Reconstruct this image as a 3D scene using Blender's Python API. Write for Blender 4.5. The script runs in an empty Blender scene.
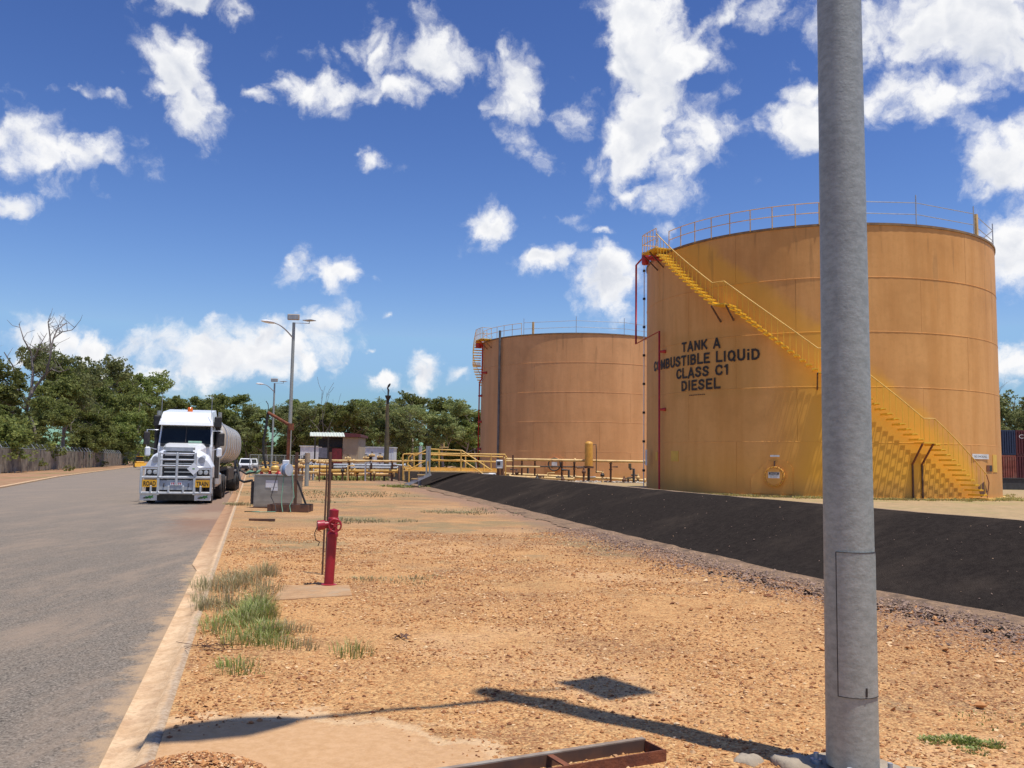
import bpy, math, random
import numpy as np
from mathutils import Vector, Matrix, noise as mnoise
random.seed(7); rng = np.random.default_rng(7)
PI = math.pi; rad = math.radians
SC = bpy.context.scene
COL = SC.collection

# ------------------------------------------------------------------ camera
FPX = 890.0; PITCH = rad(5.09); ROLL = rad(0.89); CAMZ = 1.6
cp, sp = math.cos(PITCH), math.sin(PITCH)
_r = Vector((1, 0, 0)); _u = Vector((0, -sp, cp)); _f = Vector((0, cp, sp))
cr, sr = math.cos(ROLL), math.sin(ROLL)
CR = cr*_r + sr*_u; CU = -sr*_r + cr*_u; CF = _f
cam_d = bpy.data.cameras.new('camera'); cam = bpy.data.objects.new('camera', cam_d); COL.objects.link(cam)
cam.matrix_world = Matrix(((CR.x, CU.x, -CF.x, 0), (CR.y, CU.y, -CF.y, 0), (CR.z, CU.z, -CF.z, CAMZ), (0, 0, 0, 1)))
cam_d.sensor_width = 36; cam_d.lens = FPX/1024*36; cam_d.clip_start = .05; cam_d.clip_end = 5000
SC.camera = cam

def ray(px, py): return (px-512)/FPX*CR - (py-384)/FPX*CU + CF
def G(px, py, z=0.0):
    d = ray(px, py); t = (z-CAMZ)/d.z; return Vector((t*d.x, t*d.y, z))
def D(px, py, Y):
    d = ray(px, py); t = Y/d.y; return Vector((t*d.x, Y, CAMZ+t*d.z))

# ------------------------------------------------------------------ light
SUN_EL = rad(74.6); SUNH = Vector((.8, -.6, 0))
sdir = Vector((SUNH.x*math.cos(SUN_EL), SUNH.y*math.cos(SUN_EL), math.sin(SUN_EL)))
sun_d = bpy.data.lights.new('sun', 'SUN'); sun_d.energy = 5.0; sun_d.angle = rad(.53); sun_d.color = (1, .955, .88)
sun = bpy.data.objects.new('sun', sun_d); COL.objects.link(sun)
sun.rotation_euler = sdir.to_track_quat('Z', 'Y').to_euler(); sun.location = (0, 0, 60)
SC.view_settings.view_transform = 'Standard'; SC.view_settings.look = 'None'
SC.view_settings.exposure = -0.08; SC.view_settings.gamma = 1
SC.cycles.max_bounces = 6; SC.cycles.transparent_max_bounces = 12

# ------------------------------------------------------------------ world: sky and cumulus
W = bpy.data.worlds.new('World'); SC.world = W; W.use_nodes = True
nt = W.node_tree; nt.nodes.clear()
class NG:
    def __init__(s, nt): s.nt = nt
    def n(s, t, **k):
        o = s.nt.nodes.new(t)
        for a, b in k.items(): setattr(o, a, b)
        return o
    def l(s, a, b): s.nt.links.new(a, b)
    def put(s, sock, v):
        if v is None: return
        if isinstance(v, bpy.types.NodeSocket): s.l(v, sock)
        else: sock.default_value = v
    def math(s, op, a, b=None, c=None, clamp=False):
        o = s.n('ShaderNodeMath', operation=op); o.use_clamp = clamp
        s.put(o.inputs[0], a); s.put(o.inputs[1], b)
        if c is not None: s.put(o.inputs[2], c)
        return o.outputs[0]
    def vec(s, op, a, b=None, scale=None):
        o = s.n('ShaderNodeVectorMath', operation=op); s.put(o.inputs[0], a)
        if b is not None: s.put(o.inputs[1], b)
        if scale is not None: s.put(o.inputs['Scale'], scale)
        return o.outputs['Value'] if op in ('DOT_PRODUCT', 'LENGTH') else o.outputs[0]
    def noise(s, v, scale, detail=6, rough=.5, dist=0, out='Fac'):
        o = s.n('ShaderNodeTexNoise'); s.put(o.inputs['Vector'], v)
        o.inputs['Scale'].default_value = scale; o.inputs['Detail'].default_value = detail
        o.inputs['Roughness'].default_value = rough; o.inputs['Distortion'].default_value = dist
        return o.outputs[out]
    def mixc(s, fac, a, b, blend='MIX'):
        o = s.n('ShaderNodeMix', data_type='RGBA', blend_type=blend)
        s.put(o.inputs[0], fac); s.put(o.inputs[6], a if not isinstance(a, tuple) else (*a, 1)[:4]); s.put(o.inputs[7], b if not isinstance(b, tuple) else (*b, 1)[:4])
        return o.outputs[2]
    def ramp(s, v, a, b, lo=0., hi=1.):
        o = s.n('ShaderNodeMapRange'); o.interpolation_type = 'SMOOTHSTEP'
        s.put(o.inputs[0], v); o.inputs[1].default_value = a; o.inputs[2].default_value = b
        o.inputs[3].default_value = lo; o.inputs[4].default_value = hi
        return o.outputs[0]
g = NG(nt)
sky = g.n('ShaderNodeTexSky', sky_type='NISHITA'); sky.sun_disc = False
sky.sun_elevation = SUN_EL; sky.sun_rotation = math.atan2(SUNH.x, SUNH.y)
sky.altitude = 0; sky.air_density = 1.25; sky.dust_density = .5; sky.ozone_density = 3.2
tc = g.n('ShaderNodeTexCoord'); dirv = g.vec('NORMALIZE', tc.outputs['Generated'])
w1 = g.noise(dirv, 5.0, 4, .55, out='Color'); w1 = g.vec('SUBTRACT', w1, (.5, .5, .5))
w2 = g.noise(dirv, 20.0, 6, .62, out='Color'); w2 = g.vec('SUBTRACT', w2, (.5, .5, .5))
wv = g.vec('ADD', dirv, g.vec('SCALE', w1, scale=.060))
wv = g.vec('ADD', wv, g.vec('SCALE', w2, scale=.042))
# centre x, y, half width, half height, tilt (deg), density
CL = [(55,152,62,30,0,1.0),(25,140,30,24,0,.95),(190,6,34,14,0,.9),(178,80,36,28,-40,.95),(200,118,32,38,0,.95),(250,98,26,12,30,.7),
 (330,82,62,24,-8,.95),(372,50,26,44,0,.9),(430,62,56,26,12,1.0),(385,84,60,26,0,.9),(300,88,40,20,-10,.85),(518,92,34,44,-25,.98),(500,105,40,18,20,.75),(640,16,44,30,0,.95),(740,16,50,18,-20,.8),(648,64,40,50,10,1.0),(655,140,78,52,0,1.1),(640,190,60,28,0,.8),
 (700,62,44,34,-30,.85),(770,14,46,24,0,.8),(925,34,100,44,0,1.0),(900,92,66,34,0,.95),(800,125,36,40,15,.95),(990,60,50,40,0,.9),(1006,160,44,36,-30,1.0),(1016,240,38,52,0,1.05),
 (480,229,36,22,0,1.08),(548,263,42,15,-4,1.02),(612,285,42,38,-25,1.0),(600,225,34,10,0,.5),(330,274,32,20,0,1.08),(218,357,96,27,0,1.28),(296,342,40,22,-20,1.15),(255,338,34,20,0,1.05),(160,366,34,13,0,1.1),
 (36,336,28,26,0,1.15),(98,344,26,16,0,1.1),(12,355,24,10,0,.7),(424,371,24,22,0,1.05),(376,378,24,13,0,.95),(372,158,44,11,12,.6),(352,150,20,8,0,.6),(384,317,13,7,0,.65),(1016,356,30,24,0,.95),
 (336,370,16,6,0,.5),(465,376,18,12,0,.9),(373,353,14,6,0,.5),(560,215,30,14,0,.4),(75,100,70,14,0,.35),(0,210,22,14,0,.7),(300,315,14,7,0,.5)]
best = None
for (px, py, w, h, tilt, dn) in CL:
    c = ray(px, py).normalized(); k = 1/FPX
    ct, st = math.cos(rad(-tilt)), math.sin(rad(-tilt))
    ax = (CR*ct + CU*st)/(w*k*1.0); ay = (CU*ct - CR*st)/(h*k*1.0)
    dv = g.vec('SUBTRACT', wv, tuple(c))
    a = g.vec('DOT_PRODUCT', dv, tuple(ax)); b = g.vec('DOT_PRODUCT', dv, tuple(ay)); cfr = g.vec('DOT_PRODUCT', wv, tuple(c))
    d2 = g.math('MULTIPLY_ADD', a, a, g.math('MULTIPLY', b, b))
    # front half of the sky only: add a penalty where the direction points away
    pen = g.math('MULTIPLY', g.math('LESS_THAN', cfr, 0.0), 50.0)
    v = g.math('SUBTRACT', dn, g.math('ADD', g.math('SQRT', d2), pen))
    best = v if best is None else g.math('SMOOTH_MAX', best, v, .05)
gl = g.noise(dirv, 3.2, 7, .58)
lookf = g.vec('DOT_PRODUCT', dirv, tuple(CF))
gen = g.math('SUBTRACT', g.math('MULTIPLY', g.math('SUBTRACT', gl, .64), 5.0), g.ramp(lookf, .60, .80, 0., 3.))
best = g.math('MAXIMUM', best, gen)
def puff(v, octs=((11, 1.0), (23, .55), (49, .30))):
    t_ = None
    for sc_, am in octs:
        b = g.math('MULTIPLY', g.math('ABSOLUTE', g.math('SUBTRACT', g.noise(v, sc_, 0, 0), .5)), 2*am)
        t_ = b if t_ is None else g.math('ADD', t_, b)
    return t_
f1 = g.math('ADD', g.math('MULTIPLY', puff(wv), .42), g.math('MULTIPLY', g.noise(wv, 26, 6, .66), .55))
s1 = puff(wv); s2 = puff(g.vec('ADD', wv, (.003, -.004, .013)))
dens = g.math('ADD', best, g.math('MULTIPLY', g.math('SUBTRACT', f1, .45), 3.0))
alpha = g.math('POWER', g.ramp(dens, -.16, .78), 1.15)
relief = g.math('MULTIPLY', g.math('SUBTRACT', s1, s2), 1.5)
thick = g.ramp(dens, .35, 1.15)
lowf = g.noise(dirv, 9, 5, .5)
shade = g.math('ADD', g.math('MULTIPLY', thick, g.math('MULTIPLY', lowf, .62)), g.math('MULTIPLY', relief, -.62), clamp=True)
ccol = g.mixc(shade, (1.0, 1.0, 1.01), (.46, .52, .66))
bg1 = g.n('ShaderNodeBackground'); sps = g.n('ShaderNodeSeparateColor'); g.l(sky.outputs[0], sps.inputs[0]); cmb = g.n('ShaderNodeCombineColor')
for k_, kk in enumerate((.0355, .0315, .0345)): g.l(g.math('MULTIPLY', g.math('POWER', g.math('MINIMUM', sps.outputs[k_], (3.35, 4.85, 6.1)[k_]), 1.8), kk/.112), cmb.inputs[k_])
skyc = cmb.outputs[0]; g.l(skyc, bg1.inputs[0]); bg1.inputs[1].default_value = .112
bg2 = g.n('ShaderNodeBackground'); g.l(ccol, bg2.inputs[0]); bg2.inputs[1].default_value = 1.03
mx = g.n('ShaderNodeMixShader'); g.l(alpha, mx.inputs[0]); g.l(bg1.outputs[0], mx.inputs[1]); g.l(bg2.outputs[0], mx.inputs[2])
wo = g.n('ShaderNodeOutputWorld'); g.l(mx.outputs[0], wo.inputs[0])
W.cycles.sampling_method = 'MANUAL'; W.cycles.sample_map_resolution = 512

# ------------------------------------------------------------------ helpers
class MB:
    """collects faces, links them as one mesh object"""
    def __init__(s): s.v = []; s.f = []; s.sm = []
    def add(s, vs, fs, smooth=False):
        o = len(s.v); s.v += [tuple(v) for v in vs]; s.f += [tuple(i+o for i in f) for f in fs]; s.sm += [smooth]*len(fs); return s
    def box(s, c, d, rz=0, M=None, bev=0):
        x, y, z = d[0]/2, d[1]/2, d[2]/2
        if bev > 0:
            b = min(bev, x*.9, y*.9, z*.9); vs = []; fs = []
            for i, (sx, sy, sz) in enumerate([(a, b_, c_) for a in (-1, 1) for b_ in (-1, 1) for c_ in (-1, 1)]):
                vs += [(sx*x, sy*(y-b), sz*(z-b)), (sx*(x-b), sy*y, sz*(z-b)), (sx*(x-b), sy*(y-b), sz*z)]
            def I(a, b_, c_, k): return ((a*4+b_*2+c_)*3+k)
            fs = [(I(0,0,0,0),I(0,0,1,0),I(0,1,1,0),I(0,1,0,0)), (I(1,0,0,0),I(1,1,0,0),I(1,1,1,0),I(1,0,1,0)),
                  (I(0,0,0,1),I(1,0,0,1),I(1,0,1,1),I(0,0,1,1)), (I(0,1,0,1),I(0,1,1,1),I(1,1,1,1),I(1,1,0,1)),
                  (I(0,0,0,2),I(0,1,0,2),I(1,1,0,2),I(1,0,0,2)), (I(0,0,1,2),I(1,0,1,2),I(1,1,1,2),I(0,1,1,2))]
            for a in (0, 1):
                for b_ in (0, 1):
                    fs.append((I(a,b_,0,0),I(a,b_,1,0),I(a,b_,1,1),I(a,b_,0,1)))
                    fs.append((I(a,0,b_,0),I(a,1,b_,0),I(a,1,b_,2),I(a,0,b_,2)))
                    fs.append((I(0,a,b_,1),I(1,a,b_,1),I(1,a,b_,2),I(0,a,b_,2)))
                    for c_ in (0, 1): fs.append((I(a,b_,c_,0),I(a,b_,c_,1),I(a,b_,c_,2)))
        else:
            vs = [(a*x, b*y, e*z) for a in (-1, 1) for b in (-1, 1) for e in (-1, 1)]
            fs = [(0,1,3,2),(4,6,7,5),(0,4,5,1),(2,3,7,6),(0,2,6,4),(1,5,7,3)]
        R = M if M is not None else Matrix.Rotation(rz, 3, 'Z')
        c = Vector(c); return s.add([c + R @ Vector(v) for v in vs], fs)
    def bar(s, a, b, w, h=None, up=(0, 0, 1)):
        a = Vector(a); b = Vector(b); d = b-a; L = d.length
        if L < 1e-6: return s
        z = d/L; upv = Vector(up); 
        if abs(z.dot(upv)) > .98: upv = Vector((1, 0, 0))
        x = upv.cross(z).normalized(); y = z.cross(x)
        M = Matrix((x, y, z)).transposed()
        return s.box((a+b)/2, (w, h or w, L), M=M)
    def tube(s, pts, r, n=8, cap=True, smooth=True):
        pts = [Vector(p) for p in pts]; rs = r if isinstance(r, (list, tuple)) else [r]*len(pts)
        o = len(s.v); N = len(pts); prev = None
        for i, p in enumerate(pts):
            t = (pts[min(i+1, N-1)]-pts[max(i-1, 0)]).normalized()
            if prev is None:
                a = Vector((0, 0, 1)) if abs(t.z) < .9 else Vector((1, 0, 0)); x = a.cross(t).normalized()
            else: x = (prev - t*prev.dot(t)).normalized()
            prev = x; y = t.cross(x)
            for k in range(n):
                an = 2*PI*k/n; s.v.append(tuple(p + (x*math.cos(an)+y*math.sin(an))*rs[i]))
        for i in range(N-1):
            for k in range(n):
                s.f.append((o+i*n+k, o+i*n+(k+1)%n, o+(i+1)*n+(k+1)%n, o+(i+1)*n+k)); s.sm.append(smooth)
        if cap:
            o2 = len(s.v); s.v += s.v[o:o+n] + s.v[o+(N-1)*n:o+N*n]
            s.f += [tuple(o2+n-1-i for i in range(n)), tuple(o2+n+i for i in range(n))]; s.sm += [False, False]
        return s
    def lathe(s, prof, c=(0, 0, 0), n=24, axis=(0, 0, 1), smooth=True, sharp=True):
        ax = Vector(axis).normalized(); a = Vector((0, 0, 1)) if abs(ax.z) < .9 else Vector((1, 0, 0))
        x = a.cross(ax).normalized(); y = ax.cross(x); c = Vector(c)
        for i in range(len(prof)-1):
            o = len(s.v)
            for (r, z) in (prof[i], prof[i+1]):
                for k in range(n):
                    an = 2*PI*k/n; s.v.append(tuple(c + ax*z + (x*math.cos(an)+y*math.sin(an))*max(r, 1e-4)))
            for k in range(n): s.f.append((o+k, o+(k+1)%n, o+n+(k+1)%n, o+n+k)); s.sm.append(smooth)
        return s
    def prism(s, poly, z0, z1, M=None):
        n = len(poly); M = M or Matrix.Identity(4)
        vs = [M @ Vector((p[0], p[1], z0)) for p in poly] + [M @ Vector((p[0], p[1], z1)) for p in poly]
        fs = [tuple(range(n-1, -1, -1)), tuple(range(n, 2*n))] + [(i, (i+1)%n, n+(i+1)%n, n+i) for i in range(n)]
        return s.add(vs, fs)
    def ring(s, c, R, r, axis=(0, 0, 1), n=20, m=6):
        ax = Vector(axis).normalized(); a = Vector((0, 0, 1)) if abs(ax.z) < .9 else Vector((1, 0, 0))
        x = a.cross(ax).normalized(); y = ax.cross(x); c = Vector(c); o = len(s.v)
        for i in range(n):
            A = 2*PI*i/n; d = x*math.cos(A)+y*math.sin(A)
            for k in range(m):
                B = 2*PI*k/m; s.v.append(tuple(c + d*(R+r*math.cos(B)) + ax*r*math.sin(B)))
        for i in range(n):
            for k in range(m):
                s.f.append((o+i*m+k, o+((i+1)%n)*m+k, o+((i+1)%n)*m+(k+1)%m, o+i*m+(k+1)%m)); s.sm.append(True)
        return s
    def arc(s, R0, R1, a0, a1, z0, z1, n=10):
        """curved plate between radii R0<R1 about the z axis"""
        A = [a0+(a1-a0)*i/n for i in range(n+1)]
        P = lambda R, a, z: (R*math.cos(a), R*math.sin(a), z)
        def strip(Ra, za, Rb, zb, sm, flip=False):
            vs = [P(Ra, a, za) for a in A]+[P(Rb, a, zb) for a in A]
            fs = [(i, i+1, n+2+i, n+1+i) if not flip else (n+1+i, n+2+i, i+1, i) for i in range(n)]
            s.add(vs, fs, sm)
        strip(R1, z0, R1, z1, True); strip(R0, z0, R0, z1, True, True)
        strip(R1, z1, R0, z1, False); strip(R0, z0, R1, z0, False)
        for a, fl in ((a0, 0), (a1, 1)):
            q = [P(R0, a, z0), P(R1, a, z0), P(R1, a, z1), P(R0, a, z1)]
            s.add(q, [(0, 1, 2, 3) if not fl else (3, 2, 1, 0)])
        return s
    def mesh(s, name, m):
        me = bpy.data.meshes.new(name); me.from_pydata(s.v, [], s.f)
        me.polygons.foreach_set('use_smooth', s.sm); me.materials.append(m); me.update(); return me
    def build(s, name, m, parent=None):
        o = bpy.data.objects.new(name, s.mesh(name, m)); COL.objects.link(o)
        if parent: o.parent = parent
        return o

def tag(o, label=None, cat=None, group=None, kind=None):
    if label: o['label'] = label
    if cat: o['category'] = cat
    if group: o['group'] = group
    if kind: o['kind'] = kind
    return o
def thing(name, label, cat, loc=(0, 0, 0), rz=0, group=None):
    o = bpy.data.objects.new(name, None); COL.objects.link(o); o.empty_display_size = .2
    o.location = loc; o.rotation_euler = (0, 0, rz); return tag(o, label, cat, group)
def share(src, name, parent, loc=(0, 0, 0), rot=(0, 0, 0)):
    o = bpy.data.objects.new(name, src if isinstance(src, bpy.types.Mesh) else src.data); COL.objects.link(o)
    o.parent = parent; o.location = loc; o.rotation_euler = rot; return o
def copy_tree(root, loc, rz=None, label=None):
    r = root.copy(); COL.objects.link(r); r.location = loc
    if rz is not None: r.rotation_euler = (0, 0, rz)
    if label: r['label'] = label
    for ch in list(root.children):
        c = ch.copy(); COL.objects.link(c); c.parent = r
        for gch in list(ch.children):
            d = gch.copy(); COL.objects.link(d); d.parent = c
    return r
def raw_mesh(name, verts, quads, m, k=4, smooth=False):
    me = bpy.data.meshes.new(name); nv, nf = len(verts), len(quads)
    me.vertices.add(nv); me.vertices.foreach_set('co', np.asarray(verts, np.float32).ravel())
    me.loops.add(nf*k); me.loops.foreach_set('vertex_index', np.asarray(quads, np.int32).ravel())
    me.polygons.add(nf); me.polygons.foreach_set('loop_start', np.arange(0, nf*k, k, dtype=np.int32))
    me.polygons.foreach_set('use_smooth', np.full(nf, smooth))
    me.update(calc_edges=True); me.validate(); me.materials.append(m); return me
def link(name, me, parent=None):
    o = bpy.data.objects.new(name, me); COL.objects.link(o)
    if parent: o.parent = parent
    return o

def mat(name, c1, c2=None, rough=.6, metal=0., scale=4., detail=5, nr=.55, bump=0., bscale=None, stretch=(1, 1, 1), spec=.5, dirt=None, dscale=1.2, damt=.5, lo=.35, hi=.65, emit=None):
    m = bpy.data.materials.new(name); m.use_nodes = True; g = NG(m.node_tree)
    p = m.node_tree.nodes['Principled BSDF']; tc = g.n('ShaderNodeTexCoord').outputs['Object']
    mp = g.n('ShaderNodeMapping'); g.l(tc, mp.inputs[0]); mp.inputs['Scale'].default_value = stretch
    n1 = g.noise(mp.outputs[0], scale, detail, nr)
    c2 = c2 or tuple(x*.78 for x in c1)
    col = g.mixc(g.ramp(n1, lo, hi), c1, c2)
    if dirt: col = g.mixc(g.ramp(g.noise(tc, dscale, 6, .62), .48, .70, 0, damt), col, dirt)
    g.l(col, p.inputs['Base Color']); p.inputs['Roughness'].default_value = rough; p.inputs['Metallic'].default_value = metal
    p.inputs['Specular IOR Level'].default_value = spec
    if bump:
        b = g.n('ShaderNodeBump'); b.inputs['Strength'].default_value = bump; b.inputs['Distance'].default_value = .02
        g.l(g.noise(tc, bscale or scale*4, 5, .6), b.inputs['Height']); g.l(b.outputs[0], p.inputs['Normal'])
    if emit: p.inputs['Emission Color'].default_value = (*emit, 1); p.inputs['Emission Strength'].default_value = 1
    return m

M = {}
M['galv'] = mat('galvanised_steel', (.40, .418, .375), (.285, .30, .265), .5, .15, 20, 9, .75, .15, 60, (.8, .8, 1.5), dirt=(.17, .16, .15), damt=.35)
M['galv_clean'] = mat('galvanised_pipe', (.48, .50, .52), (.38, .40, .42), .45, .3, 6)
M['yellow'] = mat('safety_yellow_paint', (.80, .50, .12), (.66, .39, .09), .5, 0, 3, dirt=(.35, .17, .04), damt=.35)
M['pipe_yellow'] = mat('faded_yellow_pipe_paint', (.78, .54, .22), (.62, .40, .15), .55, 0, 2, dirt=(.30, .17, .09), damt=.7)
M['stair'] = mat('stair_yellow_orange_paint', (.90, .57, .05), (.82, .47, .035), .5, 0, 3)
M['red'] = mat('red_enamel', (.40, .018, .03), (.30, .012, .022), .4, 0, 5, dirt=(.22, .05, .05), damt=.4)
M['pipe_red'] = mat('red_pipe_paint', (.52, .03, .022), (.40, .02, .02), .5, 0, 5)
M['rust'] = mat('rusted_steel', (.26, .085, .035), (.13, .045, .025), .85, .1, 7, 8, .7, .3, 50)
M['rust_brown'] = mat('brown_oxide_steel', (.16, .075, .04), (.09, .05, .035), .8, .1, 6)
M['dark'] = mat('dark_steel', (.035, .032, .03), (.06, .05, .045), .6, .3, 8)
M['black'] = mat('black_rubber', (.015, .015, .015), (.03, .028, .026), .7, 0, 8)
M['white'] = mat('white_paint', (.78, .79, .78), (.68, .68, .66), .35, 0, 3, dirt=(.45, .40, .33), damt=.3)
M['stainless'] = mat('stainless_sheet', (.42, .39, .33), (.32, .295, .25), .38, .6, 2, stretch=(1, 1, 3), dirt=(.35, .30, .24), damt=.3)
M['concrete'] = mat('weathered_concrete', (.42, .34, .24), (.30, .25, .18), .9, 0, 4, 8, .65, .4, 60, dirt=(.38, .25, .14), damt=.7)
M['steel_white'] = M['white']

M['plate_g'] = mat('pale_green_paper', (.35, .55, .40), None, .6)
M['reel'] = mat('reel_side_plate', (.62, .66, .70), (.5, .54, .6), .35, .3)
M['blue'] = mat('blue_grey_hose', (.16, .24, .38), (.10, .16, .28), .5)
M['hosegreen'] = mat('faded_green_hose', (.16, .32, .20), (.12, .25, .16), .6)
M['beige'] = mat('beige_cladding', (.50, .40, .27), (.44, .35, .23), .7, 0, 1)
M['shedgrey'] = mat('grey_brown_wall', (.16, .13, .12), (.10, .08, .08), .8)
M['maroon'] = mat('maroon_roof_paint', (.15, .03, .03), (.11, .025, .025), .6)
M['awning'] = mat('pale_green_awning', (.58, .62, .54), (.50, .54, .47), .6)
M['redcab'] = mat('dark_red_cabinet', (.20, .02, .025), (.14, .015, .02), .5)
M['panelgrey'] = mat('light_grey_panel', (.36, .36, .38), None, .5)
M['olive'] = mat('olive_brown_paint', (.14, .11, .055), (.09, .07, .04), .7)
M['vessel'] = mat('ochre_vessel_paint', (.72, .37, .06), (.60, .29, .045), .5, 0, 3)
M['pipegrey'] = mat('dark_grey_pipe', (.15, .14, .13), (.10, .095, .09), .6, 0, 3)
M['darkwall'] = mat('dark_grey_wall', (.07, .068, .07), (.05, .05, .05), .9)
M['pipe_tan'] = mat('tan_flood_housing', (.50, .40, .28), (.42, .33, .23), .5)
M['lens'] = mat('lamp_glass', (.35, .36, .36), None, .1, .0)

# ------------------------------------------------------------------ ground materials
def ground_mat():
    m = bpy.data.materials.new('orange_gravel_ground'); m.use_nodes = True; g = NG(m.node_tree)
    p = m.node_tree.nodes['Principled BSDF']; tc = g.n('ShaderNodeTexCoord').outputs['Object']
    v1 = g.n('ShaderNodeTexVoronoi'); g.l(tc, v1.inputs['Vector']); v1.inputs['Scale'].default_value = 38
    v2 = g.n('ShaderNodeTexVoronoi'); g.l(tc, v2.inputs['Vector']); v2.inputs['Scale'].default_value = 95
    sep = g.n('ShaderNodeSeparateColor'); g.l(v1.outputs['Color'], sep.inputs[0])
    sep2 = g.n('ShaderNodeSeparateColor'); g.l(v2.outputs['Color'], sep2.inputs[0])
    big = g.noise(tc, .35, 6, .6); mid = g.noise(tc, 1.7, 7, .65); fine = g.noise(tc, 14, 6, .7)
    base = g.mixc(g.ramp(mid, .35, .66), (.56, .28, .108), (.39, .182, .070))
    base = g.mixc(g.ramp(big, .48, .62, 0, .85), base, (.24, .105, .052))
    base = g.mixc(g.ramp(g.noise(tc, .22, 5, .6), .52, .60, 0, .7), base, (.60, .36, .185))
    base = g.mixc(g.ramp(g.noise(tc, .5, 7, .7), .56, .68, 0, .55), base, (.22, .17, .11))
    pebb = g.mixc(g.ramp(sep.outputs[0], .5, .9, 0, .65), base, (.72, .43, .18))
    pebb = g.mixc(g.ramp(sep.outputs[1], .76, .95, 0, .65), pebb, (.15, .065, .03))
    pebb = g.mixc(g.ramp(sep2.outputs[0], .55, .9, 0, .6), pebb, (.70, .46, .20))
    pebb = g.mixc(g.ramp(sep2.outputs[1], .7, .95, 0, .5), pebb, (.20, .10, .05))
    sy_ = g.n('ShaderNodeSeparateXYZ'); g.l(tc, sy_.inputs[0])
    fz = g.math('ADD', sy_.outputs[1], g.math('MULTIPLY', g.math('SUBTRACT', big, .5), 26.))
    pebb = g.mixc(g.ramp(fz, 13, 26, 0, .42), pebb, g.mixc(g.ramp(g.noise(tc, .6, 7, .7), .42, .60), (.40, .235, .12), (.25, .18, .115)))
    pebb = g.mixc(g.math('MULTIPLY', g.ramp(g.noise(tc, .16, 6, .65), .50, .58, 0, .6), g.ramp(sy_.outputs[1], 10, 16)), pebb, (.21, .185, .10))
    # reddish strip beside the bund
    sx = g.n('ShaderNodeSeparateXYZ'); g.l(tc, sx.inputs[0])
    edge = g.math('ADD', sx.outputs[0], g.math('MULTIPLY', sx.outputs[1], .25))
    edge = g.math('ADD', edge, g.math('MULTIPLY', g.math('SUBTRACT', mid, .5), 2.2))
    pebb = g.mixc(g.ramp(edge, 5.9, 7.4, 0, .8), pebb, g.mixc(g.ramp(fine, .4, .6), (.25, .15, .10), (.33, .21, .145)))
    # smooth sandy wash at the bottom left
    dx = g.math('MULTIPLY', g.math('ADD', sx.outputs[0], 1.2), .75); dy = g.math('MULTIPLY', g.math('ADD', sx.outputs[1], -5.0), .95)
    dd = g.math('SQRT', g.math('ADD', g.math('MULTIPLY', dx, dx), g.math('MULTIPLY', dy, dy)))
    dd = g.math('ADD', dd, g.math('MULTIPLY', g.math('SUBTRACT', mid, .5), 1.3))
    wash = g.ramp(dd, .50, .95, 1, 0)
    rimw = g.math('MULTIPLY', g.ramp(dd, .62, .74, 0, 1), g.ramp(dd, .76, .92, 1, 0))
    col = g.mixc(g.math('MULTIPLY', wash, .92), pebb, g.mixc(g.ramp(fine, .35, .65), (.56, .345, .18), (.49, .29, .14)))
    col = g.mixc(g.math('MULTIPLY', rimw, .6), col, (.66, .47, .27))
    g.l(col, p.inputs['Base Color']); p.inputs['Roughness'].default_value = .95; p.inputs['Specular IOR Level'].default_value = .15
    h = g.math('ADD', g.math('MULTIPLY', v1.outputs['Distance'], -1.), g.math('MULTIPLY', fine, .6))
    h = g.math('MULTIPLY', h, g.math('SUBTRACT', 1., g.math('MULTIPLY', wash, .85)))
    b = g.n('ShaderNodeBump'); b.inputs['Strength'].default_value = .75; b.inputs['Distance'].default_value = .02
    g.l(h, b.inputs['Height']); g.l(b.outputs[0], p.inputs['Normal']); return m
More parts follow.
